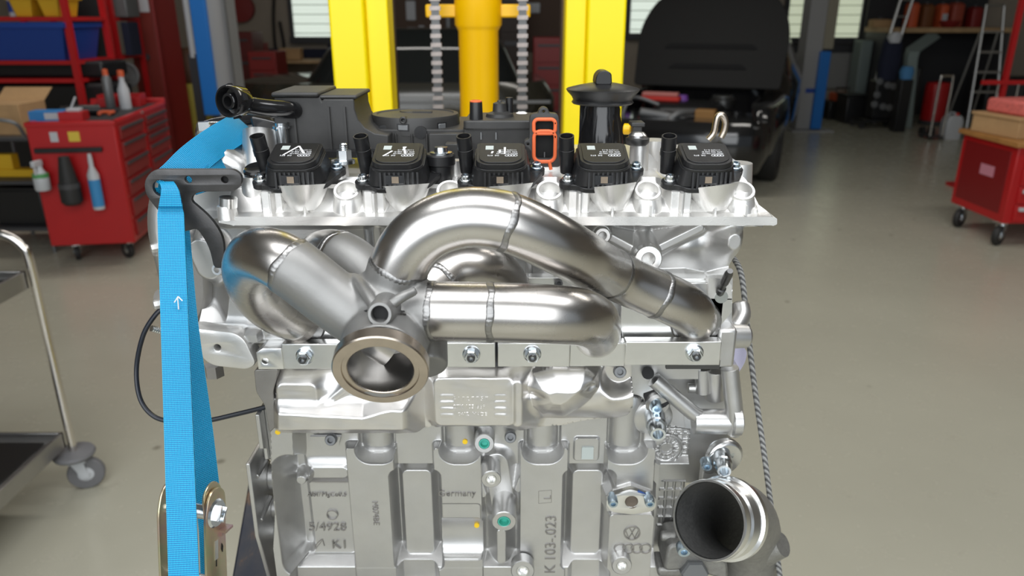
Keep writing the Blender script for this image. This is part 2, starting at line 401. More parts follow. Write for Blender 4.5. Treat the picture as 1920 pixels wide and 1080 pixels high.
# ---------------------------------------------------------------- crankcase (relief)
YB = .675
def block_h(X, Z):
    Yf = .66
    zr = lambda py, Y=Yf: at(960, py, Y).z
    h = np.zeros_like(X)
    h = smax(h, np.where(Z > zr(876), .008, -.05), .004)                           # upper band
    h = raise_to(h, sd_rect(X, Z, *R(560, 880, 655, 1045, Yf), .004), .007, 2, .004)    # leftmost bay
    h = raise_(h, sd_rect(X, Z, *R(578, 878, 652, 897, Yf), .006), .014, 1.2, .008)
    for c in (699, 860, 1019, 1179):
        h = raise_(h, sd_rect(X, Z, *R(c-43, 852, c+43, 1130, Yf-.016), .003), .020, 5, .0025)
    for c in (699, 860, 1019, 1179):
        cx, cz, hx, hz = R(c-33, 760, c+33, 872, Yf-.012)
        sd = sd_rect(X, Z, cx, cz, hx, hz, .013); h = cut_(h, sd, .001, 5, .003)
        col = np.where(Z > cz-hz, .011*np.sqrt(np.clip(1-((X-cx)/(hx*.92))**2, 0, 1))+.001, -.1)
        h = np.where(sd < 0, smax(h, .001+(col-.001)*np.clip((Z-(cz-hz)-.002)/.010, 0, 1), .002), h)
    for x0, x1 in ((754, 814), (1069, 1131)):                                         # tall pockets between the ribs
        cx, cz, hx, hz = R(x0, 884, x1, 1046, Yf+.005); sd = sd_rect(X, Z, cx, cz, hx+.004, hz+.003, .004); h = cut_(h, sd, -.010, 5, .002); sd = sd_rect(X, Z, cx, cz, hx-.002, hz-.002, .006); h = raise_(h, sd, .005, 2.2, .005)
    h = smax(h, np.clip((zr(1046)-Z)*2.0, -.05, .0185), .003)                            # flare to the bottom flange
    for c in (699, 1179, 1019, 860):
        pass
    cx, cz, hx, hz = R(821, 985, 903, 1062, .645)                                     # round scoop in the second rib
    sd = sd_rect(X, Z, cx, cz, hx, hz, .006); h = np.where(sd < .001, np.minimum(h, .018-.013*np.sqrt(np.clip(1-((Z-cz)/hz)**2, 0, 1))), h)
    h = cut_(h, sd_rect(X, Z, *R(822, 946, 900, 983, .655), .003), .0188, 1, .0006)
    # boss bay between second and third rib
    h = raise_(h, sd_seg(X, Z, XZ(930, 880, .65), XZ(945, 975, .64), .012), .016, 1.5, .006)
    h = raise_(h, sd_rect(X, Z, *R(932, 1000, 948, 1062, .65), .003), .020, 2, .004)
    h = raise_(h, sd_seg(X, Z, XZ(892, 893, .65), XZ(905, 935, .65), .0035), .018, 2.5, .002)
    h = raise_(h, sd_seg(X, Z, XZ(985, 890, .65), XZ(972, 925, .65), .0035), .018, 2.5, .002)
    # left end column, lugs
    P = [XZ(x, y, .645) for x, y in ((508, 745), (546, 745), (552, 860), (549, 895), (572, 902), (570, 912), (552, 930), (556, 965), (548, 1010), (546, 1035), (562, 1042), (560, 1055), (545, 1075), (548, 1120), (505, 1120), (513, 1040), (517, 960), (511, 900))]
    h = raise_(h, sd_poly(X, Z, P), .033, 4, .004)
    h = cut_(h, sd_rect(X, Z, *R(556, 860, 570, 1040, .66), .004), -.006, 2.5, .003)
    for px, py in ((562, 906), (553, 1047)): h = raise_(h, sd_circ(X, Z, *XZ(px, py, .66), .0048), .010, 4, .002)
    # code plate, oil-feed pad
    h = raise_(h, sd_rect(X, Z, *R(1078, 826, 1123, 868, .66), .003), .011, 3, .001)
    h = raise_(h, sd_poly(X, Z, [XZ(x, y, .645) for x, y in ((1138, 938), (1150, 926), (1184, 916), (1222, 930), (1232, 942), (1226, 966), (1138, 966))]), .024, 6, .002)
    h = raise_(h, sd_rect(X, Z, *R(1140, 967, 1222, 1100, .645), .004), .0285, 6, .002)
    # right end
    r = sd_rect(X, Z, *R(1231, 700, 1420, 1130, .68), 0); h = np.where(r < 0, np.minimum(h, -.010), h)
    gx, gz = XZ(1236, 905, .68); dx = 15*K(940, .68); dz = 20*K(940, .68)
    lat = sd_rect(X, Z, *R(1236, 905, 1310, 1000, .68), .004)
    g = np.minimum(np.abs((X-gx+dx*.5) % dx-dx*.5), np.abs((Z-gz+dz*.5) % dz-dz*.5))
    h = np.where(lat < 0, smax(h, -.010+np.clip(.0022-(g-.0010)*3, 0, .0022), .0004), h)
    lat2 = sd_poly(X, Z, [XZ(x, y, .68) for x, y in ((1245, 800), (1330, 815), (1330, 852), (1240, 862), (1225, 830))])
    g2 = np.minimum(np.abs((X-gx+dx*.4) % (dx*.8)-dx*.4), np.abs((Z-gz+dz*.25) % (dz*.5)-dz*.25))
    h = np.where(lat2 < 0, smax(h, -.010+np.clip(.002-(g2-.0009)*3, 0, .002), .0004), h)
    sx, sz = XZ(1250, 842, .68); rr = np.hypot(X-sx, Z-sz); h = np.where(rr < .0175, -.008, h)
    for q in (.0168, .0135, .0068): h = smax(h, -.0055-np.maximum(np.abs(rr-q)-.0006, 0)*5, .0003)
    ang = np.arctan2(Z-sz, X-sx); h = np.where(np.abs(rr-.0105) < .0019, smax(h, -.0070+.0018*np.cos(ang*12), .0004), h)
    h = smax(h, np.where(X > at(1228, 900, .66).x, np.clip((zr(868, .67)-Z)*1.4-.010, -.05, -.002)-.05*(Z < zr(885, .67)), -.05), .002)
    # bottom edge pockets
    for x0, x1 in ((752, 812), (1075, 1128)):
        h = cut_(h, sd_rect(X, Z, *R(x0, 1076, x1, 1130, .645), .004), .004, 3, .003)
    return h
bz1 = at(960, 690, .66).z; xl = at(505, 850, .665).x; xr = at(1300, 850, .665).x
me = relief('crankcase', xl, xr, PLAT_Z+.10, bz1, .0006, block_h, cast, ENG, .86, YB)
blk = link('crankcase', me, cast, ENG)
mb = MB(); mb.bx(xl+.01, xr-.01, .672, .86, PLAT_Z+.03, PLAT_Z+.10); EP('oil_pan', mb, cast_dark, bevel=.01)
def boss(px, py, Y, ax, L, ro, ri, n=28): return MB().ringcyl(A(px, py, Y)-V(ax).normalized()*L, ax, L, ro, ri, n)
VIEWY = V((0, -1, .12))
for i, (px, py, Y, ro, L, gr, ax) in enumerate(((908, 832, .640, 19, .03, 1, (0, -1, .2)), (921, 899, .634, 19, .03, 0, (.05, -1, -.05)), (945, 978, .628, 23, .036, 1, (0, -1, -.08)), (980, 1071, .638, 22, .014, 0, (0, -1, .1)), (1166, 1061, .634, 19, .014, 0, (0, -1, .1)))):
    k = K(py, Y); b_ = EP('threaded_boss', boss(px, py, Y, ax, L, ro*k, ro*k*.5), cast_dark if 0 else cast)
    a = V(ax).normalized(); p = A(px, py, Y)
    EP('thread_bore', MB().lathe(p-a*.006, a, [(ro*k*.5, 0), (ro*k*.5, .0063), (ro*k*.40, .0063), (ro*k*.34, .001)], 24), green_m if gr else machined, b_)
for px, py in ((872, 828), (894, 985), (521, 810)):
    p = A(px, py, .6630 if py < 900 and px > 600 else (.6680 if px > 600 else .6425)); EP('paint_dot', MB().cyl(p+V((0, .006, 0)), p+V((0, -.0008, 0)), 5*K(py, .65), n=16), dot_m)
# raised lettering of the casting
def front_text(txt, px, py, Y, wpx, rot=0, m=cast, size=None, ext=.0006, bold=0.0):
    p = A(px, py, Y); k = K(py, Y)
    me = text_mesh(txt, .01, Matrix.Identity(4), 0)
    xs = [v.co.x for v in me.vertices]; wid = max(xs)-min(xs); bpy.data.meshes.remove(me); s = wpx*k/wid
    M = fm(p, (cos(rot), 0, sin(rot)), (-sin(rot), 0, cos(rot)), (0, -1, 0)) @ Matrix.Scale(s, 4)
    me = text_mesh(txt, .01, M, ext*1.6/s, 'CENTER', bold); return me
letters = []
for t, px, py, Y, wpx, rot in (('Germany', 857, 925, .6545, 70, 0), ('5/4928', 614, 988, .6672, 70, 0), ('K1', 637, 1021, .6672, 24, 0), ('AlSi7MgCu0.5', 613, 927, .6672, 74, 0),
                               ('K 103-.023', 1033, 1021, .6548, 128, PI/2), ('L', 1027, 932, .6548, 8, PI/2), ('M074BE', 704, 962, .6548, 52, -PI/2)):
    letters.append(front_text(t, px, py, Y, wpx, rot))
lm = join_meshes(letters, 'cast_lettering'); o_ = link('cast_lettering', lm, cast_dark, blk, False); o_['kind'] = 'stuff'  # darker metal imitates the shade along the letter edges
def ring2d(px, py, Y, rpx, w=.0007, ax=(0, -1, 0), e=0):
    k = K(py, Y); r = rpx*k; return MB().lathe(A(px, py, Y)+V((0, .001, 0)), ax, [(r-w, 0), (r-w, .0022+e), (r+w, .0022+e), (r+w, 0)], 40, close=True)
YV = .6465
vw = ring2d(1185, 999, YV, 14.5)
kk = K(999, YV); pv = A(1185, 999, YV)
def stroke(mb, pts, wdt=.0011, Yo=0, d=.0012):
    for (a, b) in zip(pts[:-1], pts[1:]):
        a = V(a); b = V(b); t = (b-a).normalized(); n = V((t.z, 0, -t.x))*wdt*.5
        mb.add([a-n, a+n, b+n, b-n] + [q+V((0, d, 0)) for q in (a-n, a+n, b+n, b-n)], [(0,1,2,3),(4,7,6,5),(0,4,5,1),(1,5,6,2),(2,6,7,3),(3,7,4,0)])
def vpt(a, b): return pv+V((a*kk*14.5, -.0007, b*kk*14.5))
stroke(vw, [vpt(-.42, .85), vpt(0, .08), vpt(.42, .85)]); stroke(vw, [vpt(-.86, .42), vpt(-.38, -.82), vpt(0, -.02), vpt(.38, -.82), vpt(.86, .42)])
for i in range(4):
    q = ring2d(1162+16*i, 1028, YV, 10, e=.0001*(i % 2)); vw.add(q.v, q.f)
sw = [A(590+i*1.6, 1029-math.sqrt(max(i, 0))*6.0, .6672) for i in range(9)]
stroke(vw, sw, .0009); stroke(vw, [A(604, 1011, .6672), A(608, 1024, .6672)], .0009); stroke(vw, [A(592, 1030, .6672), A(596, 1024, .6672), A(601, 1018, .6672), A(604, 1013, .6672)], .0006)
c0 = ring2d(623, 965, .667, 10, .0004); vw.add(c0.v, c0.f)
sq = [A(x, y, .6548) for x, y in ((1010, 944), (1010, 921), (1034, 919), (1034, 942), (1010, 944))]; stroke(vw, sq, .0006)
EP('cast_emblem', vw, cast_dark, blk, world=False)['kind'] = 'stuff'  # emblem strokes darkened too, edge shade put into the colour
mbp = MB(); mbp.bx(*(lambda r, s: (r.x, s.x, r.y-.0012, r.y+.0005, r.z, s.z))(A(1091, 838, .6635), A(1112, 860, .6635))); EP('code_patch', mbp, patch_m)

def bolt(px, py, Y, ax, rpx, m=bluezinc, L=.006, parent=ENG, name='screw', kind='torx', shank=0):
    k = K(py, Y); r = rpx*k; p = A(px, py, Y); a = V(ax).normalized()
    mb = MB()
    if kind == 'torx': mb.lathe(p-a*L, a, [(r, 0), (r, L*.75), (r*.86, L), (r*.5, L), (r*.46, L*.5), (0, L*.5)], 24)
    elif kind == 'hex':
        mb.lathe(p-a*L, a, [(r*1.35, 0), (r*1.35, L*.2), (r*1.1, L*.25)], 24); mb.lathe(p-a*L*.8, a, [(r*1.12, 0), (r*1.12, L*.68), (r*.98, L*.8)], 6)
    if shank: mb.cyl(p-a*(L+shank), p-a*L, r*.6, n=14)
    return EP(name, mb, m, parent, ang=30)

# ---------------------------------------------------------------- heat shield
def shield_h(X, Z):
    h = np.full_like(X, .008)
    zt = at(960, 702, .64).z; zb = at(960, 812, .64).z; t = np.clip((zt-Z)/(zt-zb), 0, 1)
    h += .012*np.sin(np.clip(t*1.15, 0, 1)*PI)**.8
    # left tray
    h = raise_(h, sd_rect(X, Z, *R(522, 722, 594, 780, .64), .006), .024, 1.0, .006)
    h = raise_(h, sd_seg(X, Z, XZ(668, 712, .64), XZ(606, 768, .635), .002), .022, 1.2, .005)
    h = raise_(h, sd_poly(X, Z, [XZ(x, y, .63) for x, y in ((522, 778), (600, 782), (680, 786), (715, 776), (735, 772), (790, 772), (790, 806), (522, 806))]), .034, 1.15, .006)
    h = cut_(h, sd_seg(X, Z, XZ(800, 695, .64), XZ(800, 815, .64), .0035), .010, 1.4, .005)
    # lettered tray
    h = raise_(h, sd_rect(X, Z, *R(815, 712, 962, 800, .635), .006), .027, 1.6, .005)
    h = raise_(h, sd_seg(X, Z, XZ(970, 730, .63), XZ(970, 800, .63), .004), .027, .9, .006)
    # crumpled dome
    P = [XZ(x, y, .63) for x, y in ((985, 735), (1000, 712), (1040, 703), (1100, 704), (1122, 716), (1126, 740), (1110, 762), (1085, 782), (1060, 796), (1020, 792), (1000, 775))]
    s = sd_poly(X, Z, P); h = smax(h, .016+np.sqrt(np.clip(-s, 0, .02)/.02)*.016-np.maximum(s, 0)*1.5, .003)
    h -= .0035*np.exp(-(((X-at(1108, 735, .63).x)/.006)**2+((Z-at(1108, 735, .63).z)/.004)**2))
    h -= .003*np.exp(-(((X-at(1000, 752, .63).x)/.008)**2+((Z-at(1000, 752, .63).z)/.003)**2))
    h = raise_(h, sd_seg(X, Z, XZ(1150, 745, .64), XZ(1182, 728, .64), .004), .022, .8, .006)
    h = cut_(h, sd_circ(X, Z, *XZ(1163, 700, .65), .014), .006, 1.5, .004)
    # embossed bars of the stamped label
    for (x0, x1) in ((826, 850), (928, 948)):
        for y in (745, 757, 769, 781): h = raise_(h, sd_rect(X, Z, *R(x0, y-2, x1, y+2, .635), .001), .0273, 1, .0010)
    h += .0004*np.sin(X*190+Z*70)*np.sin(Z*140-X*50)
    return h
shp = [XZ(x, y, .64) for x, y in ((517, 722), (521, 700), (640, 694), (1146, 690), (1189, 688), (1187, 772), (1180, 788), (1165, 796), (1090, 804), (1060, 812), (1012, 815), (975, 812), (960, 806), (812, 808), (800, 815), (520, 813), (516, 790))]
sx0, sx1 = at(512, 750, .64).x, at(1193, 750, .64).x
me = relief('heat_shield', sx0, sx1, at(960, 820, .64).z, at(960, 685, .64).z, .0009, shield_h, shield_m, ENG, 0, .665, keep=lambda X, Z: sd_poly(X, Z, shp), ang=70)
hs = link('heat_shield', me, shield_m, ENG); sm = hs.modifiers.new('thick', 'SOLIDIFY'); sm.thickness = .0008; sm.offset = 1
letters = [front_text('4 1 7 2 7 7 5 7', 882, 748, .6370, 66, ext=.0003), front_text('07K 103 669', 880, 763, .6370, 60, ext=.0003), front_text('0412  MADE', 886, 777, .6370, 54, ext=.0003)]
link('stamped_lettering', join_meshes(letters, 'stamped_lettering'), shield_m, hs, False)
for px, py, Y, r in ((1163, 698, .645, 12), (957, 821, .655, 11), (619, 826, .655, 11)): bolt(px, py, Y, (0, -1, .3), r, mid_m, .007)
mb = MB(); mb.prism([XZ(x, y, .665) for x, y in ((583, 815), (640, 815), (636, 832), (620, 842), (605, 834))], (0, .665, 0), (1, 0, 0), (0, 0, 1), (0, -.004, 0)); EP('shield_tab', mb, cast)

# ---------------------------------------------------------------- cylinder head
YH = .668
HB = [at(x, y, .65) for x, y in ((1405, 425), (1378, 700))]
def head_h(X, Z):
    Yf = .655; zr = lambda py, Y=Yf: at(960, py, Y).z
    h = np.zeros_like(X)
    h = smax(h, np.where(Z > zr(436, .64), .030, -.05)*1.0, .003)
    # deep recess behind the runners and to the right, ribs and bosses
    h = cut_(h, sd_rect(X, Z, *R(470, 440, 1120, 530, .665), .01), -.018, 2, .006)
    h = cut_(h, sd_poly(X, Z, [XZ(x, y, .665) for x, y in ((1120, 440), (1395, 440), (1385, 505), (1330, 520), (1290, 512), (1180, 515), (1120, 510))]), -.012, 1.4, .006)
    h = raise_(h, sd_rect(X, Z, *R(1368, 440, 1390, 470, .66), .006), .006, 1, .008)
    h += .006*np.exp(-(((X-at(1290, 470, .665).x)/.016)**2+((Z-at(1290, 470, .665).z)/.012)**2))
    h = raise_(h, sd_seg(X, Z, XZ(1140, 448, .65), XZ(1200, 480, .65), .0035), .008, 2, .003)
    h = raise_(h, sd_seg(X, Z, XZ(1225, 480, .65), XZ(1318, 434, .65), .0035), .008, 2, .003)
    h = raise_(h, sd_circ(X, Z, *XZ(1130, 443, .65), .0085), .010, 4, .002)
    h = raise_(h, sd_circ(X, Z, *XZ(1216, 486, .645), .0125), .014, 4, .002)
    # port face and its lower lip
    h = smax(h, np.where((Z < zr(527)) & (Z > zr(700)), .004, -.05), .003)
    h = smax(h, .014-np.abs(Z-zr(634))*2.2, .004)
    # left end
    h = cut_(h, sd_rect(X, Z, *R(350, 436, 470, 600, .66), .008), -.006, 1.2, .01)
    h = raise_(h, sd_seg(X, Z, XZ(378, 470, .66), XZ(392, 500, .66), .011), .010, 1.5, .006)
    h = raise_(h, sd_seg(X, Z, XZ(455, 520, .66), XZ(445, 620, .66), .010), .010, 1.0, .01)
    h = raise_(h, sd_seg(X, Z, XZ(360, 612, .655), XZ(530, 618, .655), .004), .014, 1.2, .006)
    h = raise_(h, sd_seg(X, Z, XZ(470, 632, .65), XZ(540, 632, .65), .0075), .016, 1.5, .006)
    h = raise_(h, sd_rect(X, Z, *R(460, 626, 484, 640, .645), .001), .026, 4, .002)
    for c in (700, 760, 900, 985, 1060):
        h = raise_(h, sd_seg(X, Z, XZ(c, 440, .66), XZ(c+8, 520, .66), .003), -.006, 1.5, .006)
    return h
hk = [XZ(x, y, .65) for x, y in ((352, 414), (1436, 412), (1434, 434), (1405, 437), (1399, 470), (1382, 520), (1378, 700), (500, 700), (470, 655), (352, 650))]
me = relief('cylinder_head', at(345, 450, .65).x, at(1440, 450, .65).x, at(960, 694, .65).z, at(960, 410, .65).z, .0009, head_h, cast, ENG, .85, YH, keep=lambda X, Z: sd_poly(X, Z, hk))
head = link('cylinder_head', me, cast, ENG)
for px, py, Y, ro, ri in ((1130, 442, .648, 15.5, 7), (1216, 486, .642, 26, 12)):
    k = K(py, Y); EP('head_boss', boss(px, py, Y, (0, -1, .1), .02, ro*k, ri*k), machined if ro > 20 else cast, head, world=False)
# mounting ear on the left end
ear = rounded([XZ(x, y, .638) for x, y in ((352, 618), (440, 628), (456, 640), (476, 682), (462, 690), (396, 683), (372, 660))], .008)
k = K(652, .638); hx, hz = XZ(407, 652, .638)
me = plate([ear, circ(hx, hz, 10*k)], .022, fm((0, .649, 0), (1, 0, 0), (0, 0, 1), (0, -1, 0)), .002); e = link('engine_mount_ear', me, cast_bright, ENG)
EP('ear_bore', MB().cyl((hx, .655, hz), (hx, .660, hz), 11*k), hole_m, e, world=False)
EP('ear_nut', MB().lathe(A(402, 694, .65), (0, 0, -1), [(.009, -.006), (.009, .006)], 6), cast_dark, e, world=False)
lug = MB(); c0, c1 = A(481, 655, .632), A(530, 691, .632); EP('flange_lug', plate([[(c0.x, c1.z), (c1.x, c1.z), (c1.x, c0.z), (c0.x+.006, c0.z), (c0.x, c0.z-.004)], circ(*XZ(497, 677, .632), 8*k)], .02, fm((0, .642, 0), (1, 0, 0), (0, 0, 1), (0, -1, 0)), .001), machined)
EP('lug_bore', MB().cyl(A(497, 677, .640), A(497, 677, .640)+V((0, .006, 0)), .0045), cast_bright)
br = MB(); br.prism(rounded([XZ(x, y, .64) for x, y in ((476, 694), (522, 692), (512, 735), (517, 800), (505, 812), (496, 760), (480, 735))], .003), (0, .640, 0), (1, 0, 0), (0, 0, 1), (0, .03, 0)); EP('side_bracket', br, cast_dark, bevel=.002)
# right end lugs of the head
mb = MB(); mb.tube([A(1386, 568, .69), A(1390, 592, .680), A(1376, 618, .668)], .009, 16, 4); mb.cyl(A(1362, 630, .66), A(1402, 630, .665), .0125, .0115)
mb.bx(*(lambda a, b: (a.x, b.x, .645, .70, b.z, a.z))(A(1348, 618, .645), A(1376, 690, .645))); EP('head_end_lug', mb, cast, bevel=.003)
mb = MB(); p = A(1372, 655, .70); mb.prism(rounded([XZ(x, y, .71) for x, y in ((1372, 652), (1402, 652), (1398, 680), (1380, 705), (1372, 700))], .01), (0, .71, 0), (1, 0, 0), (0, 0, 1), (0, .003, 0)); EP('plastic_guard', mb, mat('lilac_white_plastic', (.62, .60, .78), .4), label='pale lilac plastic guard at the block edge')

# ---------------------------------------------------------------- cam cover
YC = .70
def cover_h(X, Z):
    zr = lambda py, Y: at(960, py, Y).z
    z0 = zr(408, .633); z1 = zr(350, .664); t = (Z-z0)/(z1-z0)
    h = .062-np.clip(t, -.2, 3)*.028
    h = smin(h, .064+0*X, .004)
    h = smax(h, np.where(Z < zr(405, .632), .070, -.1), .002)
    for i in range(-1, 5):
        for px, w in ((547+191*i, .0015), (568+191*i, .0045), (695+191*i-8, .0015), (755+188*i, .0015)):
            pass
    for i in range(5):
        cx = 556+192*i
        for px, wd, top in ((cx-47, .0085, .058), (cx+16, .0012, .064), (cx-47+1, .0010, .064), (cx+94, .0010, .063)):
            if 420 < px < 1430:
                x = at(px, 385, .64).x; lo, hi = zr(404, .634), zr(386 if px == cx+94 else 356, .65)
                sd = sd_rect(X, Z, x, (lo+hi)/2, wd, (hi-lo)/2, .0005); h = raise_(h, sd, top, 3 if wd > .003 else 5, .0025)
        # funnel under every coil
    return h
ck = [XZ(x, y, .64) for x, y in ((462, 418), (470, 400), (440, 412), (420, 340), (1395, 336), (1415, 355), (1424, 392), (1449, 406), (1449, 414), (1436, 419), (1000, 421), (500, 421))]
ck = [XZ(x, y, .64) for x, y in ((418, 330), (1402, 330), (1420, 352), (1428, 388), (1450, 405), (1450, 415), (1438, 420), (455, 422), (440, 416), (418, 412))]
me = relief('cam_cover', at(410, 380, .64).x, at(1455, 400, .64).x, at(960, 421.5, .632).z, at(960, 338, .66).z, .00085, cover_h, cast_bright, ENG, .86, YC, keep=lambda X, Z: sd_poly(X, Z, ck), ang=50)
mb = MB()
ztop = at(960, 345, .665).z
mb.bx(at(430, 340, .66).x, at(1400, 340, .66).x, .664, .86, ztop-.03, ztop)
for px, py in ((650, 356), (843, 356), (1030, 356), (1215, 356), (1391, 356)):               # injector wells
    c = A(px, py, .650); ax = V((0, -.58, .82)).normalized(); ax2 = V((0, -.05, 1)); k = K(py, .645)
    mb.lathe(c-ax*.001, ax, [(31*k, -.018), (27*k, -.006), (26*k, 0), (24.5*k, .0012), (20*k, .0012), (19*k, -.001), (18.5*k, -.020), (0, -.020)], 32)
    mb.tube([c-ax*.010, c+V((0, -.001, -.018)), c+V((0, -.001, -.029))], lambda t: (28+1*t)*k, 24)
    mb.bx(c.x-.0009, c.x+.0009, .630, .66, at(960, 404, .633).z, at(960, 385, .633).z)
for px, y0, y1, r, Y in ((428, 385, 410, 17, .635), (640, 300, 345, 15, .68), (828, 310, 350, 15, .68), (735, 300, 330, 13, .70), (855, 300, 340, 14, .69), (1195, 262, 345, 17, .71), (1250, 285, 345, 18, .70), (1222, 262, 330, 24, .76), (1380, 305, 345, 26, .70), (480, 330, 395, 20, .665)):
    k = K(y0, Y); a, b = A(px, y0, Y), A(px, y1, Y); mb.cyl(b, (b.x, b.y, a.z), r*k*1.12, r*k)
for i in range(5):
    cx = 556+192*i; q0, q1 = A(cx+16, 394, .648), A(cx+12, 346, .652); mb.tube([q0, q0.lerp(q1, .25), q0.lerp(q1, .6), q1], lambda t: .0105+.0125*t, 28)
mb.prism([XZ(x, y, .715) for x, y in ((1180, 345), (1185, 275), (1205, 275), (1250, 320), (1270, 345))], (0, .715, 0), (1, 0, 0), (0, 0, 1), (0, .012, 0))
mb.prism(rounded([XZ(x, y, .665) for x, y in ((1365, 345), (1372, 308), (1392, 306), (1402, 322), (1408, 352))], .006), (0, .69, 0), (1, 0, 0), (0, 0, 1), (0, .09, 0))
mb.prism([XZ(x, y, .71) for x, y in ((1006, 350), (1010, 300), (1056, 300), (1060, 350))], (0, .70, 0), (1, 0, 0), (0, 0, 1), (0, .06, 0))
m2 = mb.mesh('cc'); cc = link('cam_cover', join_meshes([me, m2], 'cam_cover'), cast_bright, ENG)
for px, py in ((448, 376),): 
    EP('cover_plug', MB().cyl(A(428, 388, .635), A(428, 370, .635), .0075), machined, cc, world=False)
for (px, y0, y1) in ((646, 300, 268),):
    b0 = A(px, 302, .68); b1 = A(px, 268, .68); EP('stud_nut', MB().lathe(b0, (0, 0, 1), [(.0095, -.002), (.0095, .001), (.007, .001)], 24).lathe(b0+V((0, 0, .001)), (0, 0, 1), [(.0068, 0), (.0068, .009)], 6), zinc, cc, world=False)
    th = [(.0032+.0003*(i % 2), .009+i*.0009) for i in range(int((b1.z-b0.z-.009)/.0009))]
    EP('threaded_stud', MB().lathe(b0, (0, 0, 1), [(.003, .008)]+th+[(.0025, b1.z-b0.z)], 14), zinc, cc, world=False)
b0 = A(827, 345, .675); b1 = A(827, 288, .675); hh = b1.z-b0.z; EP('black_spacer', MB().lathe(b0, (0, 0, 1), [(.011, 0), (.011, hh*.62), (.0135, hh*.66), (.0135, hh*.95), (.0125, hh)], 24), black_pl, cc, world=False)
EP('spacer_bolt', MB().lathe(b1, (0, 0, 1), [(.010, -.001), (.010, .0015), (.0065, .002), (.006, .006), (0, .0065)], 20), zinc, cc, world=False)
b0 = A(484, 322, .668); EP('round_plug', MB().lathe(b0, (0, -.3, 1), [(.0125, -.008), (.0125, .003), (.011, .0045), (.006, .003), (0, .003)], 28), black_gl, cc, world=False)
b0 = A(1195, 265, .71); EP('seal_ring', MB().lathe(b0, (0, 0, 1), [(.010, -.003), (.0112, 0), (.0112, .003), (.0095, .004)], 24), darksteel, cc, world=False)
EP('silver_dome', MB().lathe(b0, (0, 0, 1), [(.0085, .003), (.0085, .006), (.006, .0085), (0, .009)], 24), machined, cc, world=False)
c = MB(); q0, q1 = A(1184, 255, .73), A(1203, 236, .73); c.bx(q0.x, q1.x, .725, .738, q0.z, q1.z+.003); c.bx(q0.x-.002, q1.x+.002, .722, .741, q1.z, q1.z+.004); EP('hose_clip', c, grey_pl, cc, world=False, bevel=.001)
EP('clip_ring', MB().lathe(A(1176, 242, .75), (1, -.3, 0), [(.004, -.004), (.0055, -.003), (.0055, .003), (.004, .004)], 16), amber_m, cc, world=False)
lp = MB(); lp.tube([A(1328, 262, .80), A(1338, 250, .80), A(1342, 232, .80), A(1346, 218, .80), A(1354, 216, .80), A(1360, 228, .80), A(1358, 245, .80), A(1352, 258, .80)], .0034, 12, 4); EP('lifting_eye', lp, steel_face, label='bronze-toned steel lifting eye')

# ---------------------------------------------------------------- timing cover at the left end
poly = [(388, 266), (340, 285), (300, 312), (280, 345), (269, 395), (270, 440), (280, 480), (293, 530), (299, 600), (312, 640), (380, 655), (470, 655), (470, 300)]
P = rounded([XZ(x, y, .69) for x, y in poly], .03, 5)
mb = MB(); mb.prism(P, (0, .688, 0), (1, 0, 0), (0, 0, 1), (0, .17, 0)); tc_ = EP('timing_cover', mb, cast, bevel=.012, seg=4)
P2 = rounded([XZ(x, y, .67) for x, y in ((318, 430), (372, 428), (392, 470), (398, 560), (380, 612), (318, 600))], .012)
EP('cover_pad', MB().prism(P2, (0, .665, 0), (1, 0, 0), (0, 0, 1), (0, .03, 0)), cast_dark, tc_, world=False, bevel=.006)
for px, py, r in ((283, 466, 8), (288, 572, 8)):
    bolt(px, py, .685, (-.8, -.6, 0), r, cast_bright, .012, name='hex_bolt', kind='hex')
EP('cover_boss', MB().cyl(A(318, 468, .70), A(290, 467, .69), .007), cast_bright, tc_, world=False)
EP('cover_boss', MB().cyl(A(320, 560, .70), A(296, 558, .69), .008), cast_bright, tc_, world=False)
th = [(.0028+.0004*(i % 2), i*.0011) for i in range(16)]
EP('threaded_stud', MB().lathe(A(312, 624, .69), A(285, 616, .68)-A(312, 624, .69), th, 12), zinc)
for px, py, r, Y in ((377, 430, 12, .668), (365, 486, 9, .665), (372, 525, 12, .67)):
    EP('cover_boss', MB().ringcyl(A(px, py, Y)+V((0, .02, 0)), (0, -1, .2), .02, r*K(py, Y), r*K(py, Y)*.4), cast_dark if py > 480 else cast, tc_, world=False)
bolt(406, 506, .640, (-.25, -1, .1), 12, cast_bright, .014, name='flange_bolt', kind='torx', shank=.03)

# lifting bracket
bp = [(290, 318), (440, 318), (453, 328), (453, 346), (440, 356), (376, 357), (362, 363), (358, 376), (396, 408), (420, 445), (420, 500), (404, 500), (396, 462), (372, 424), (350, 432), (330, 426), (293, 385), (276, 362), (274, 338)]
loop = rounded([XZ(x, y, .636) for x, y in bp], [.006, .009, .009, .009, .004, .006, .006, .006, .01, .02, .005, .005, .02, .012, .005, .005, .02, .012, .014])
k = K(336, .636)
me = plate([loop, circ(*XZ(304, 352, .636), 17*k), circ(*XZ(355, 336, .636), 8.2*k), circ(*XZ(423, 336, .636), 8.2*k)], .005, fm((0, .636, 0), (1, 0, 0), (0, 0, 1), (0, -1, 0)), .0008)
link('lifting_bracket', me, bracket_m, ENG)
EP('bracket_spacer', MB().cyl(A(423, 336, .64), A(423, 336, .68), .008), hole_m)

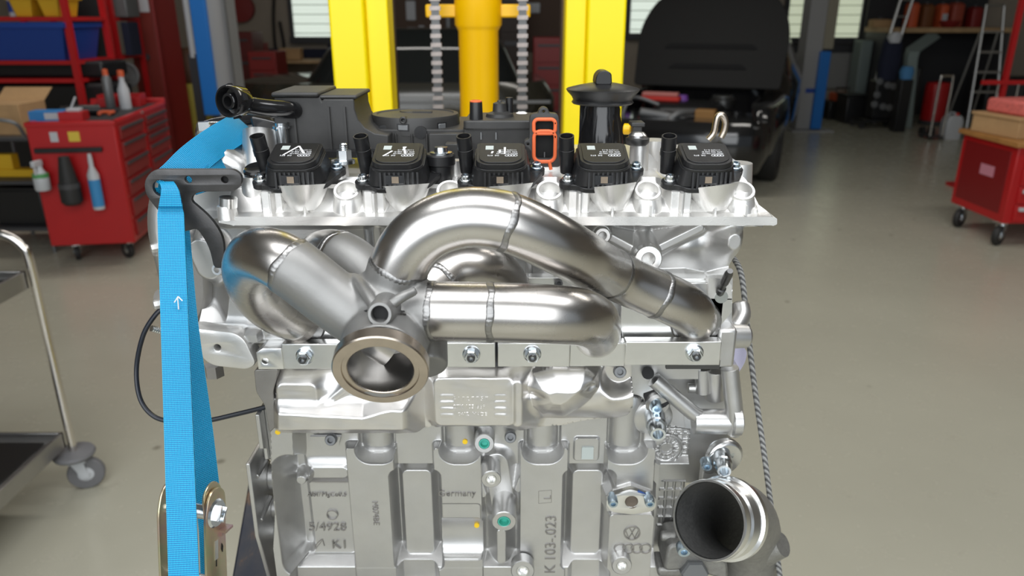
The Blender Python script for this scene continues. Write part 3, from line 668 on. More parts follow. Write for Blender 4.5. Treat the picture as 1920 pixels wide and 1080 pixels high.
# ---------------------------------------------------------------- ignition coils
AL = math.radians(17); cw = V((0, -sin(AL), cos(AL))); cv = V((0, cos(AL), sin(AL))); cu_ = V((1, 0, 0))
def coil(cx, mark, first=None):
    HT = .0265; o = A(cx, 285, .655) - cw*HT
    if first is not None:
        c = copy_tree(first, ENG); c.location = o - first_o; return c, o
    Q = lambda a, b, c_: o + cu_*a + cv*b + cw*c_
    def pr(mb, poly, w0, w1, sc=1.0):
        n = len(poly); lo = [Q(a, b, w0) for a, b in poly]; hi = [Q(a*sc, b*sc, w1) for a, b in poly]
        mb.add(lo+hi, [tuple(reversed(range(n))), tuple(range(n, 2*n))]+[(i, (i+1) % n, n+(i+1) % n, n+i) for i in range(n)])
    body = rounded([(-.0265, -.018), (-.020, -.0235), (.018, -.0235), (.0265, -.014), (.0265, .019), (-.0265, .019)], .004)
    mb = MB()
    fl = rounded([(-.0365, -.019), (-.024, -.0195), (-.018, -.0262), (.017, -.0262), (.0275, -.017), (.0375, .004), (.0375, .017), (.024, .022), (-.027, .022), (-.0285, -.004), (-.0365, -.006)], .005)
    pr(mb, fl, 0, .0045)
    pr(mb, body, .0045, .0195, .88)
    c = EP('ignition_coil', mb, black_pl, bevel=.0006)
    lid = rounded([(-.0215, -.0165), (-.014, -.0225), (.013, -.0225), (.0215, -.015), (.0215, .016), (.018, .0195), (-.019, .0195), (-.0215, .017)], .007)
    mb = MB(); pr(mb, [(a*1.06, b*1.03) for a, b in lid], .0185, .0210, 1); pr(mb, lid, .0210, .0258, .985); pr(mb, [(a*.86, b*.86) for a, b in lid], .0258, HT, 1)
    EP('coil_lid', mb, black_pl, c, world=False, bevel=.0006)
    mb = MB()
    for i in range(9):
        a = -.0135+i*.0040
        mb.add([Q(a+s, b, z) for s in (-.0009, .0009) for b, z in ((-.0220, .0185), (-.0268, .0045), (-.0200, .0045))], [(0, 1, 2), (5, 4, 3), (0, 3, 4, 1), (1, 4, 5, 2), (2, 5, 3, 0)])
    EP('cooling_fins', mb, black_pl, c, world=False)['kind'] = 'stuff'
    mb = MB(); mb.add([Q(a, b, z) for a, b, z in ((-.0085, -.0235, .0160), (.0065, -.0235, .0160), (.0065, -.0262, .0085), (-.0085, -.0262, .0085), (-.0085, -.020, .0160), (.0065, -.020, .0160), (.0065, -.020, .0085), (-.0085, -.020, .0085))], [(0, 1, 2, 3), (4, 7, 6, 5), (0, 4, 5, 1), (1, 5, 6, 2), (2, 6, 7, 3), (3, 7, 4, 0)])
    EP('code_plate', mb, black_gl, c, world=False)
    mb = MB(); mb.add([Q(a, b, z) for a, b, z in ((-.0035, -.0240, .0153), (.0025, -.0240, .0153), (.0025, -.0259, .0100), (-.0035, -.0259, .0100))], [(0, 1, 2, 3)]); mb.v = [tuple(V(p)-cv*.0004) for p in mb.v]; EP('code_patch', mb, bronze_patch, c, world=False)
    tp = circ(0, 0, .0070, 20, rx=.0066); mb = MB(); t0 = Q(-.0305, .006, .004); ta = (cw+cu_*-.05).normalized(); u, v, _ = frame(ta, cv)
    L = lambda z, s: [t0+ta*z+u*(a*s)+v*(b*s) for a, b in tp]
    mb.loft([L(0, .85), L(.017, .92), L(.0172, 1), L(.0225, 1.0), L(.0227, .95), L(.0350, .95), L(.0350, .78), L(.024, .74)]); EP('connector', mb, black_pl, c, world=False)
    mb = MB(); mb.loft([L(.0242, .76), L(.0246, .7)]); EP('connector_socket', mb, hole_m, c, world=False)
    for a, b in ((-.031, -.0125), (.032, .0105)):
        p = Q(a, b, .0045); EP('screw', MB().lathe(p, cw, [(.0052, 0), (.0052, .0025), (.004, .003), (.0038, .0058), (.0028, .0066), (.0018, .0066), (.0016, .004), (0, .004)], 18), zinc if a < 0 else bluezinc, c, world=False)
        EP('ear', MB().lathe(p-cw*.0045, cw, [(.0073, -.0004), (.0073, .0045), (.0063, .0055), (.0053, .0055)], 24), black_pl, c, world=False)
    # upside-down print on the lid
    M0 = fm(Q(0, 0, HT+.00002), -cu_, -cv, cw); ms = []
    for t, x, y, s in (('2K0915110613S', -.0055, .0030, .0030), ('07K 905 048 D', -.0055, -.0004, .0030), ('111270 0-12', -.0066, -.0038, .0030), ('DE  ETS', .0065, .0065, .0032)):
        ms.append(text_mesh(t, s*.95, M0 @ Matrix.Translation((x, y, 0)), .00005, bold=.00002))
    rg = MB()
    for i in range(4): rg.lathe(Q(.0128-.0025*i, -.0066, HT), cw, [(.0013, 0), (.0013, .0001), (.0018, .0001), (.0018, 0)], 20, close=True)
    ms.append(rg.mesh('rings')); link('lid_print', join_meshes(ms, 'lid_print'), print_m, c, False)
    mb = MB(); mb.add([Q(a, b, HT+.0001) for a, b in ((-.0135, .0045), (-.0065, .0045), (-.0065, .0120), (-.0135, .0120))], [(0, 1, 2, 3)]); EP('lid_patch', mb, patch_m, c, world=False)
    mb = MB(); mb.lathe(Q(.004, 0, -.012), cw, [(.016, 0), (.017, .012)], 28); EP('coil_seal', mb, darksteel, c, world=False)
    return c, o
c1, first_o = coil(553, 0)
coils = [(c1, first_o)]
for cx in (746, 939, 1131, 1323): coils.append(coil(cx, 0, c1))
for i, strokes in enumerate(([((-.009, -.006), (.0012, .0115)), ((.0012, .0115), (.0085, -.003))], [((-.012, -.008), (-.005, .002)), ((.004, .004), (.006, .010)), ((.007, -.004), (.004, .010))], [((-.008, -.003), (-.007, .001)), ((-.001, -.002), (-.001, .004)), ((.0035, -.004), (.0035, .009))])):
    c, o = coils[i]; mb = MB()
    for a, b in strokes:
        p = o+cu_*a[0]+cv*a[1]+cw*.0267; q = o+cu_*b[0]+cv*b[1]+cw*.0267; t = (q-p).normalized(); n = cw.cross(t)*.0008
        mb.add([p-n, p+n, q+n*1.2, q-n*1.2], [(0, 1, 2, 3)])
    m_ = EP('chalk_mark', mb, white_m, c, world=False); m_.matrix_parent_inverse = Matrix.Translation(-(o-first_o)) if i else Matrix.Identity(4)
# ---------------------------------------------------------------- exhaust manifold
MAN = EP('exhaust_manifold', MB().prism(rounded([XZ(x, y, .652) for x, y in ((528, 612), (640, 606), (640, 648), (528, 648))], .001), (0, .652, 0), (1, 0, 0), (0, 0, 1), (0, .012, 0)), machined)
def MP(name, mb, m, **k): return part(name, mb, m, MAN, world=False, **k)
RT = .0215
def path(pts): return [A(*p) for p in pts]
R1 = [(745, 640, .50), (700, 612, .50), (655, 582, .505), (610, 550, .508), (575, 522, .509), (540, 497, .512), (508, 482, .522), (480, 482, .542), (468, 508, .572), (482, 548, .602), (518, 582, .628), (565, 602, .655)]
R2 = [(755, 600, .53), (720, 555, .55), (690, 522, .565), (660, 495, .575), (632, 480, .586), (605, 480, .606), (592, 500, .632), (598, 530, .660)]
R3 = [(800, 580, .56), (822, 535, .575), (850, 512, .585), (890, 505, .592), (928, 515, .606), (950, 545, .625), (955, 585, .655)]
R4 = [(755, 582, .505), (800, 583, .502), (850, 584, .50), (920, 585, .50), (990, 587, .50), (1045, 590, .503), (1085, 594, .514), (1108, 602, .536), (1116, 612, .570), (1118, 622, .61), (1118, 630, .655)]
R5 = [(735, 570, .51), (738, 535, .512), (748, 500, .512), (770, 460, .512), (810, 427, .512), (860, 410, .512), (905, 408, .512), (950, 416, .513), (1000, 436, .517), (1045, 459, .524), (1080, 478, .538), (1108, 494, .562), (1130, 505, .585), (1155, 517, .603), (1200, 538, .611), (1245, 557, .615), (1280, 574, .622), (1298, 588, .636), (1302, 600, .658)]
smooth = {}
for nm, P, lab in (('R1', R1, 'looped runner curling left of the collector'), ('R2', R2, 'short runner hidden behind the left legs'), ('R3', R3, 'inner runner under the big arch'), ('R4', R4, 'straight lower runner'), ('R5', R5, 'long arched runner reaching the right end')):
    pts = path(P); sm = catmull(pts, 8)
    for _ in range(6): sm = [sm[0]]+[(a+2*b+c)/4 for a, b, c in zip(sm[:-2], sm[1:-1], sm[2:])]+[sm[-1]]
    smooth[nm] = [V(p) for p in sm]
    MP('runner', MB().tube(smooth[nm], RT, 40), tube_m, ang=60, label=lab)
def weld(nm, px, r=RT, wave=39):
    P = smooth[nm]; i = min(range(2, len(P)-2), key=lambda j: abs(pix(P[j])[0]-px[0])+abs(pix(P[j])[1]-px[1])) if isinstance(px, tuple) else px
    o = P[i]; t = (P[i+1]-P[i-1]).normalized(); u, v, _ = frame(t); mb = MB(); n = 156; vs = []; fs = []
    for k in range(n):
        a = 2*PI*k/n; rip = (k*wave/n) % 1; d = u*cos(a)+v*sin(a); c = o+d*(r-.0004)+t*(.0006*sin(a*3+1)+.0004*sin(a*7))
        for j in range(8):
            b = PI*j/7; vs.append(c+t*(.0029*cos(b))*(1+.12*sin(a*5))+d*sin(b)*(.0008+.0003*(1-rip)))
    for k in range(n):
        k2 = (k+1) % n
        for j in range(7): fs.append((k*8+j, k*8+j+1, k2*8+j+1, k2*8+j))
    mb.add(vs, fs); return MP('weld', mb, weld_m, ang=50)
def pix(p):
    d = p-V((0, 0, H)); f = d.y*ct-d.z*st; v = d.y*st+d.z*ct; return (960+F*d.x/f, 540-F*v/f)
weld('R1', (543, 500)); weld('R2', (635, 482)); weld('R5', (747, 502)); weld('R5', (948, 416)); weld('R5', (1146, 512)); weld('R5', (1236, 553)); weld('R4', (812, 583)); weld('R4', (920, 585)); weld('R3', (828, 530))
# collector: the four legs merge into the outlet; one skin grown round them
OUT = A(713, 697, .452); OAX = V((.02, -cos(math.radians(21)), -sin(math.radians(21)))).normalized()
CEN = A(728, 615, .508)
mb = MB()
for nm, a, b, r in (('R1', 0, (548, 503), RT+.0006), ('R2', 0, (642, 486), RT+.0004), ('R5', 0, (746, 504), RT+.0006), ('R4', 0, (808, 583), RT+.0006), ('R3', 0, (826, 530), RT)):
    P = smooth[nm]; i = min(range(len(P)), key=lambda j: abs(pix(P[j])[0]-b[0])+abs(pix(P[j])[1]-b[1]))
    mb.tube([CEN + (P[0]-CEN)*.4]+P[:i+2], r, 28)
mb.tube([CEN+V((0, .01, .012)), CEN, CEN*.6+OUT*.4, OUT-OAX*.008], lambda t: .036-.0075*min(1, t*1.15), 36)
mb.lathe(A(727, 596, .512)-V((0, .034, 0)), (0, 1, 0), [(.039*sin(PI*q/12), .034-.034*cos(PI*q/12)) for q in range(13)], 32)
mb.tube([A(745, 600, .535), A(795, 650, .515), A(800, 690, .50)], lambda t: .024-.008*t, 24)
for pts in (((705, 580, .474), (690, 555, .484), (674, 532, .498), (662, 518, .515)), ((726, 576, .474), (752, 558, .477), (780, 545, .484)), ((695, 605, .472), (675, 622, .470), (650, 642, .474)), ((730, 605, .470), (755, 622, .472), (780, 640, .48))):
    mb.tube([A(*p) for p in pts], lambda t: .0046-.0014*t, 14, 5)
me = mb.mesh('collector'); col_o = link('collector', me, collector_m, MAN, False)
rm = col_o.modifiers.new('skin', 'REMESH'); rm.mode = 'VOXEL'; rm.voxel_size = .0013; rm.use_smooth_shade = True
sm = col_o.modifiers.new('blend', 'SMOOTH'); sm.factor = .5; sm.iterations = 9
ck_ = link('bore', MB().lathe(OUT+OAX*.01, OAX, [(.0236, -.050), (.0236, .01)], 48).mesh('bore'), None)
bo = col_o.modifiers.new('bore', 'BOOLEAN'); bo.operation = 'DIFFERENCE'; bo.object = ck_; bo.solver = 'EXACT'
bpy.context.view_layer.update(); me = bpy.data.meshes.new_from_object(col_o.evaluated_get(bpy.context.evaluated_depsgraph_get())); col_o.modifiers.clear(); col_o.data = me; bpy.data.objects.remove(ck_)
me.materials.clear(); me.materials.append(collector_m); me.shade_smooth(); me.set_sharp_from_angle(angle=math.radians(50))
# outlet, V-band ring
mb = MB(); R0 = .0325
mb.lathe(OUT, OAX, [(.0222, -.0095), (R0-.0003, -.0095), (R0, -.009), (R0, -.001), (R0-.0008, 0), (.0262, 0), (.0258, -.0012), (.0228, -.0012), (.0222, -.0018)], 72, close=True)
MP('band_flange', mb, steel_face, ang=25, label='turned outlet ring of the collector')
MP('outlet_bore', MB().lathe(OUT, OAX, [(.02225, -.0016), (.0219, -.012), (.0222, -.013), (.0215, -.030), (.0205, -.036), (.014, -.041), (0, -.042)], 48, caps=False), mat('turned_bore_steel', (.46, .45, .44), .28, 1.0), ang=25)
MP('weld', MB().lathe(OUT-OAX*.0115, OAX, [(.0275, -.002), (.0300, -.001), (.0308, .0015), (.0290, .003)], 64, caps=False), weld_m)
# sensor bung
p = A(712, 589, .462); ax = V((0, -1, .22)).normalized()
MP('sensor_bung', MB().lathe(p, ax, [(.0120, -.030), (.0098, -.012), (.0088, -.002), (.0082, 0), (.0078, .0006), (.0060, .0006), (.0056, 0), (.0056, -.010), (0, -.010)], 36), collector_m, ang=30)
MP('bung_hole', MB().lathe(p, ax, [(.0052, -.006), (.0052, -.0055), (0, -.0055)], 20), hole_m)
# flange plates and clamp bars on the ports
def bar(x0, y0, x1, y1, Y, th=.012, name='flange_bar', m=machined, b=.0008):
    a, c = A(x0, y0, Y), A(x1, y1, Y); mb = MB(); mb.bx(a.x, c.x, Y, Y+th, c.z, a.z); return MP(name, mb, m, bevel=b)
bar(527, 645, 650, 692, .634); bar(832, 643, 929, 689, .634); bar(933, 643, 1068, 688, .634); bar(1069, 643, 1171, 687, .638); bar(1173, 641, 1349, 685, .634)
bar(650, 648, 832, 690, .645, name='flange_plate'); bar(929, 645, 934, 690, .648, name='flange_plate', m=dgrey_m)
bar(640, 606, 880, 646, .655, name='flange_plate'); bar(990, 520, 1112, 640, .655, name='flange_plate'); bar(1165, 560, 1350, 636, .652, name='flange_plate'); bar(1222, 530, 1345, 566, .655, name='flange_plate')
a, b_ = A(1310, 530, .655), A(1372, 600, .655)
MP('flange_plate', MB().prism([XZ(x, y, .652) for x, y in ((1330, 560), (1372, 560), (1372, 585), (1350, 612), (1346, 636), (1300, 636), (1300, 600))], (0, .652, 0), (1, 0, 0), (0, 0, 1), (0, .01, 0)), machined)
MP('flange_plate', MB().prism([XZ(x, y, .652) for x, y in ((1328, 522), (1360, 522), (1372, 535), (1372, 562), (1328, 562))], (0, .652, 0), (1, 0, 0), (0, 0, 1), (0, .01, 0)), cast_bright)
bar(1175, 633, 1225, 645, .650, .004, 'flange_notch', dgrey_m, 0); bar(1250, 676, 1349, 692, .642, .004, 'flange_notch', darksteel, 0)
for px, py in ((572, 667), (884, 664), (998, 663), (1302, 661)):
    k = K(py, .63); p = A(px, py, .634); a = V((0, -1, 0))
    n = MP('flange_nut', MB().lathe(p, a, [(17*k, 0), (17*k, .0012), (14.5*k, .002)], 28).lathe(p+a*.0015, a, [(13.4*k, 0), (13.4*k, .0058), (11.6*k, .0068), (8*k, .0068)], 6, close=False), zinc, ang=25)
    MP('stud', MB().lathe(p, a, [(8*k, 0), (7.6*k, .0105), (6.4*k, .0112), (4*k, .0112), (3.6*k, .008), (0, .008)], 20), darksteel)
for cx, rr in ((1118, 1.06), ): pass
for (P, ro) in ((smooth['R5'][-1], .0228), (smooth['R4'][-1], .0228), (smooth['R1'][-1], .0228), (smooth['R3'][-1], .0228)):
    MP('weld', MB().lathe((P.x, .653, P.z), (0, -1, 0), [(ro+.0016, -.001), (ro+.0016, .001), (ro, .004), (ro-.002, .004)], 48), weld_m)
th = [(.0036+.0003*(i % 2), .016+i*.0009) for i in range(17)]
p0, p1 = A(1349, 549, .655), A(1369, 508, .622); L = (p1-p0).length
MP('stud', MB().lathe(p0, p1-p0, [(.0042, -.004), (.0042, .010), (.0030, .011), (.0030, .016)]+[(r, t*L/.034) for r, t in th]+[(.0026, L*1.0)], 18), darksteel)
MP('stud_washer', MB().lathe(A(1352, 556, .653), (0, -1, 0), [(.0062, 0), (.0062, .0015), (.005, .0015)], 24), zinc)
bolt(1048, 532, .645, (0, -1, .4), 8, darksteel, .008, MAN, 'screw')

# ---------------------------------------------------------------- black plastics on top
def lathez(px, py, Y, prof, m, name, parent=ENG, n=40, **k):
    p = A(px, py, Y); return part(name, MB().lathe(p, (0, 0, 1), prof, n), m, parent, world=parent is ENG, **k)
k = K(200, .73)
body = [XZ(x, y, .73) for x, y in ((514, 182), (600, 182), (603, 190), (606, 186), (663, 186), (665, 205), (671, 224), (684, 240), (702, 250), (728, 254), (728, 292), (514, 292))]
sc_ = EP('oil_separator_cover', MB().prism(body, (0, .73, 0), (1, 0, 0), (0, 0, 1), (0, .075, 0)), grey_pl, bevel=.002)
mb = MB(); a, b_ = A(508, 173, .728), A(598, 182, .728); mb.bx(a.x, b_.x, .726, .805, b_.z, a.z); a, b_ = A(596, 176, .733), A(670, 186, .733); mb.bx(a.x, b_.x, .731, .805, b_.z, a.z-.001); EP('separator_lid', mb, grey_pl, sc_, world=False, bevel=.002)
mb = MB()
for px in (551, 616, 646): a = A(px, 200, .73); b_ = A(px, 288, .73); mb.bx(a.x-.001, a.x+.001, .7275, .732, b_.z, a.z)
EP('stiffening_rib', mb, grey_pl, sc_, world=False)['kind'] = 'stuff'
q0, q1 = A(540, 284, .715), A(700, 296, .715); EP('gasket_rail', MB().bx(q0.x, q1.x, .715, .75, q1.z, q0.z), black_pl, sc_, world=False); q = A(679, 296, .712); EP('orange_seal', MB().box(q, (.004, .004, .004)), orange_m, sc_, world=False, bevel=.001)
# breather: base + round lid
mb = MB(); a, b_ = A(690, 243, .755), A(872, 300, .755); mb.bx(a.x, b_.x, .755, .86, b_.z, a.z)
for px in (742, 772, 800): c = A(px, 246, .755); mb.bx(c.x-.001, c.x+.001, .752, .757, b_.z, c.z-.002)
mb.bx(A(805, 262, .745).x, A(870, 262, .745).x, .742, .76, b_.z, A(960, 250, .745).z); mb.bx(A(835, 272, .725).x, A(880, 272, .725).x, .72, .745, A(0, 300, .72).z, A(0, 270, .72).z)
bb = EP('breather_base', mb, grey_pl, bevel=.0015)
k = K(220, .80); lid = lathez(779, 211, .80, [(80*k, -.0185), (82*k, -.018), (82*k, -.003), (80*k, -.0005), (72*k, 0), (70*k, -.0012), (66*k, -.0012), (40*k, .0004), (0, .001)], grey_pl, 'breather_lid', n=64)
c = A(779, 211, .80)
for px, wd in ((766, 18), (833, 16), (706, 12)):
    x = (px-779)*k; y = -math.sqrt(max((81.5*k)**2-x*x, 0)); ang = math.atan2(x, -y); Rm = Matrix.Rotation(ang, 3, 'Z')
    p = c+V((x, y, -.0095)); EP('lid_clip', MB().box(p, (wd*k, .002, .0052), Rm), mid_m, lid, world=False, bevel=.0006); EP('clip_window', MB().box(p, (wd*k*1.2, .0012, .0072), Rm), black_pl, lid, world=False)
for px in (729, 797):
    x = (px-779)*k; y = -math.sqrt((80*k)**2-x*x); EP('lid_tab', MB().cyl(c+V((x, y+.004, -.014)), c+V((x, y-.0035, -.014)), .0062), black_pl, lid, world=False)
p = c+V((-12*k, -79*k, -.002)); EP('lid_lug', MB().ringcyl(p+V((0, .006, 0)), (0, -1, 0), .010, .0036, .0016), grey_pl, lid, world=False)
EP('lid_boss', MB().lathe(c+V((-.005, .005, 0)), (0, 0, 1), [(.013, -.001), (.012, .0015), (.004, .0022), (0, .0022)], 24).box(c+V((.008, -.005, .001)), (.02, .006, .002)), grey_pl, lid, world=False)
# pressure valve housing
mb = MB(); Yp = .745
P = [XZ(x, y, Yp) for x, y in ((868, 236), (1000, 236), (1000, 300), (872, 300))]; mb.prism(P, (0, Yp, 0), (1, 0, 0), (0, 0, 1), (0, .07, 0)); pv_ = EP('valve_housing', mb, grey_pl, bevel=.002)
a, b_ = A(868, 226, .742), A(1003, 243, .742); EP('housing_flange', MB().prism(rounded([(a.x, .740), (b_.x, .742), (b_.x, .81), (a.x+.003, .81)], .006), (0, 0, b_.z), (1, 0, 0), (0, 1, 0), (0, 0, a.z-b_.z)), grey_pl, pv_, world=False, bevel=.0015)
mb = MB()
for px in (902, 930): c = A(px, 250, Yp-.001); mb.bx(c.x-.0007, c.x+.0007, Yp-.002, Yp, c.z-.006, c.z+.001)
EP('stiffening_rib', mb, mid_m, pv_, world=False)['kind'] = 'stuff'
zf = a.z
def onf(px, Y, prof, m, name): return EP(name, MB().lathe((A(px, 226, Y).x, Y, zf), (0, 0, 1), prof, 32), m, pv_, world=False)
k = K(220, .76); onf(893, .752, [(12.5*k, 0), (11.5*k, .0165), (11*k, .017)], black_pl, 'vent_nozzle'); onf(893, .752, [(11.2*k, .0165), (11.4*k, .0178), (8*k, .0185), (7.8*k, .0168)], orange_m, 'nozzle_seal')
onf(937, .775, [(27*k, 0), (25*k, .003), (14*k, .005), (13.5*k, .0055), (12.5*k, .013), (5*k, .0145), (4*k, .016), (0, .016)], grey_pl, 'valve_dome'); onf(955, .782, [(7.5*k, 0), (7*k, .018), (0, .0185)], black_pl, 'vent_nozzle')
p = A(978, 222, .80); EP('hex_fitting', MB().lathe(p-V((0, 0, .006)), (0, -.2, 1), [(.007, 0), (.0078, .006), (.006, .012)], 6), zinc, pv_, world=False)
# coolant port with orange seal
Yg = .698; k = K(262, Yg)
outer = rounded([XZ(x, y, Yg) for x, y in ((995, 216), (1010, 214), (1012, 206), (1019, 202), (1027, 206), (1029, 214), (1046, 216), (1048, 254), (1058, 259), (1058, 268), (1050, 275), (1050, 312), (998, 312), (996, 281), (984, 277), (983, 266), (994, 262))], .003)
w1 = rrect(*XZ(1021, 237, Yg), 17.5*k, 10.5*k, .003); w2 = rrect(*XZ(1021, 273, Yg), 17.5*k, 26*k, .004)
hl = [circ(*XZ(x, y, Yg), 3.6*k, 12) for x, y in ((1019.5, 209), (990, 270.5), (1052, 264.5))]
gp = link('coolant_port', plate([outer, w1, w2]+hl, .012, fm((0, Yg+.006, 0), (1, 0, 0), (0, 0, 1), (0, -1, 0)), .0008), grey_pl, ENG)
a, b_ = A(999, 226, Yg+.012), A(1046, 306, Yg+.012); EP('port_back', MB().bx(a.x, b_.x, Yg+.010, Yg+.05, b_.z, a.z), hole_m, gp, world=False)
og = MB()
for (cx, cy, hx_, hy_, r) in ((1021, 237, 20, 13, .004), (1021, 274.5, 20, 28.5, .006)):
    x_, z_ = XZ(cx, cy, Yg); L = rrect(x_, z_, hx_*k, hy_*k, r, 6); og.tube([(x, Yg-.0005, z) for x, z in L+[L[0], L[1]]], .0017, 10, cap=False)
a, b_ = A(1030, 303, Yg-.001), A(1033, 318, Yg-.001); og.tube([a, b_], .0016, 10); EP('orange_seal', og, orange_m, gp, world=False)
a = A(1021, 285, Yg+.008); EP('inner_pin', MB().cyl(a, a-V((0, 0, .010)), .0008), mid_m, gp, world=False)
# oil filler neck with cap
k = K(190, .78); pz = A(1130, 178, .78); zb = A(1130, 300, .78).z-pz.z
of = EP('oil_filler_neck', MB().lathe(pz, (0, 0, 1), [(46*k, zb), (41*k, zb*.55), (34*k, -.020), (34*k, -.014), (32*k, -.010), (32*k, 0)], 40), black_gl)
mb = MB()
for a in (-1.35, -.5, .4): mb.box(pz+V((38*k*sin(a), -38*k*cos(a), zb*.42)), (.0016, .006, -zb*.62), Matrix.Rotation(a, 3, 'Z'))
EP('neck_rib', mb, black_gl, of, world=False)
EP('oil_filler_cap', MB().lathe(pz, (0, 0, 1), [(30*k, -.0085), (55*k, -.0085), (58*k, -.007), (55*k, -.0045), (58*k, -.001), (66*k, .0035), (68.5*k, .0058), (66*k, .0068), (44*k, .0098), (24*k, .0118), (0, .0120)], 64), black_pl, of, world=False, label='round black oil filler cap with grip')
p = pz+V((-2*k, 0, .0160)); EP('cap_grip', MB().prism(rounded([(-.0085, -.005), (.0085, -.005), (.0075, .006), (.003, .0085), (-.003, .0085), (-.0075, .004)], .003), p-V((0, .014, 0)), (1, 0, 0), (0, 0, 1), (0, .028, 0)), black_pl, of, world=False, bevel=.001)
# black breather pipe with open quick connector
pp = [A(444, 193, .690), A(480, 200, .702), A(515, 204, .712), (A(545, 206, .724)), A(556, 207, .742), A(550, 209, .762), A(520, 218, .775), A(470, 228, .785), (A(415, 234, .79)), A(385, 243, .785), A(382, 256, .77)]
bp_ = EP('breather_pipe', MB().tube(pp, .0082, 20, 6), black_gl)
ca = V((-.42, -.9, .05)).normalized(); cc_ = A(432, 190, .672)
EP('pipe_connector', MB().lathe(cc_, ca, [(.0075, -.020), (.0125, -.014), (.0138, -.003), (.0142, .002), (.0136, .004), (.0122, .004), (.0118, -.006), (.0075, -.007), (.0072, .0025), (.0066, .003), (.0046, .003), (.0044, -.006), (0, -.006)], 36), black_gl, bp_, world=False)
mb = MB(); u, v, w_ = frame(ca)
for a in (.3, 1.9, 3.4, 4.9): mb.box(cc_+(u*cos(a)+v*sin(a))*.0142-ca*.004, (.006, .004, .002), Matrix((u*sin(a)-v*cos(a), ca, u*cos(a)+v*sin(a))).transposed())
EP('connector_tab', mb, black_pl, bp_, world=False)
a, b_ = A(466, 222, .74), A(536, 244, .74); mb = MB(); mb.prism(rounded([XZ(x, y, .745) for x, y in ((470, 216), (500, 222), (536, 232), (534, 246), (506, 250), (478, 246))], .004), (0, .74, 0), (1, 0, 0), (0, 0, 1), (0, .03, 0)); hb = EP('hose_bracket', mb, black_gl, bevel=.002)
mb = MB(); q = A(528, 240, .725); mb.lathe(q, (0, 0, 1), [(.0085, 0), (.0085, .002), (.006, .002), (.006, .005)], 20).cyl(q-V((0, 0, .03)), q, .006); EP('bracket_stud', mb, zinc, hb, world=False)
mb = MB(); mb.cyl(A(488, 345, .70), A(487, 246, .72), .017, .0155); EP('sensor_sleeve', mb, cast)
mb = MB(); mb.cyl(A(395, 246, .77), A(440, 246, .76), .010); mb.lathe(A(385, 243, .765), (-1, -.4, 0), [(.009, -.004), (.009, .006), (.006, .008)], 6); EP('union_nut', mb, zinc)

# ---------------------------------------------------------------- right lower bracket, fittings, elbow, adapter plate
mb = MB(); Yr = .672
mb.prism([XZ(x, y, Yr) for x, y in ((1205, 688), (1378, 688), (1380, 800), (1290, 815), (1285, 780), (1205, 720))], (0, Yr+.012, 0), (1, 0, 0), (0, 0, 1), (0, .10, 0))
mb.tube([A(1226, 712, .66), A(1300, 775, .655), A(1318, 785, .655)], .0078, 14); mb.tube([A(1300, 790, .655), A(1378, 790, .655)], .0125, 18); mb.tube([A(1368, 690, .655), A(1378, 790, .650), A(1372, 808, .652)], .0088, 16, 3)
mb.tube([A(1318, 690, .672), A(1318, 735, .672)], .008, 14); mb.tube([A(1342, 692, .67), A(1340, 745, .675)], .010, 14); mb.tube([A(1290, 728, .675), A(1320, 728, .675)], .005, 12)
mb.lathe(A(1372, 790, .648), (1, 0, 0), [(.014, 0), (.014, .008), (.010, .010)], 24)
mb.bx(A(1230, 850, .69).x, A(1368, 850, .69).x, .69, .86, A(0, 905, .69).z, A(0, 690, .69).z)
rb = EP('accessory_bracket', mb, cast, bevel=.0015)
EP('bracket_hole', MB().cyl(A(1215, 700, .668), A(1215, 700, .66), .006).cyl(A(1233, 740, .672), A(1233, 740, .664), .014), hole_m, rb, world=False)
def fitting(base, tip, r, k_=1.0):
    b_, t = A(*base), A(*tip); L = (t-b_).length
    EP('hose_fitting', MB().lathe(b_, t-b_, [(r*1.5, -.002), (r*1.5, .001), (r*1.05, .0025), (r*1.05, L*.62), (r*.92, L*.66), (r*.92, L*.84), (r*.74, L), (r*.52, L), (r*.5, L*.6), (0, L*.6)], 26), zinc)
fitting((1226, 772, .668), (1234, 815, .628), .0098); fitting((1352, 848, .668), (1358, 884, .630), .0088)
EP('fitting_flange', MB().lathe(A(1222, 778, .672), (.1, -1, -.1), [(.020, 0), (.020, .006), (.017, .008)], 32).lathe(A(1231, 752, .668), (.1, -1, -.1), [(.0125, -.004), (.0125, .006), (.010, .009)], 24), cast)
EP('fitting_flange', MB().prism(rounded([XZ(x, y, .665) for x, y in ((1312, 868), (1340, 838), (1366, 846), (1370, 862), (1352, 872), (1335, 884), (1318, 884))], .006), (0, .660, 0), (1, 0, 0), (0, 0, 1), (0, .006, 0)).lathe(A(1355, 852, .672), (.2, -1, 0), [(.020, 0), (.020, .006), (.017, .009)], 32), machined, bevel=.001)
EP('adapter_shank', MB().bx(*(lambda a, b: (a.x, b.x, .664, .676, b.z, a.z))(A(1318, 880, .664), A(1342, 920, .664))).bx(*(lambda a, b: (a.x, b.x, .672, .70, b.z, a.z))(A(1342, 878, .67), A(1362, 905, .67))), cast_bright, bevel=.001)
for px, py, Y, r in ((1232, 768, .655, 10.5), (1326, 876, .652, 10.5), (1283, 1036, .628, 13)): bolt(px, py, Y-.006, (-.05, -1, -.12), r, bluezinc, .010)
fl = rounded([XZ(x, y, .6395) for x, y in ((1137, 944), (1140, 934), (1152, 930), (1183, 920), (1214, 930), (1228, 936), (1230, 950), (1222, 958), (1186, 964), (1146, 959))], .004)
k = K(940, .64); me = plate([fl, circ(*XZ(1184, 940, .6395), 13*k)], .003, fm((0, .6405, 0), (1, 0, 0), (0, 0, 1), (0, -1, 0)), .0004); fo = link('oil_feed_flange', me, machined, ENG)
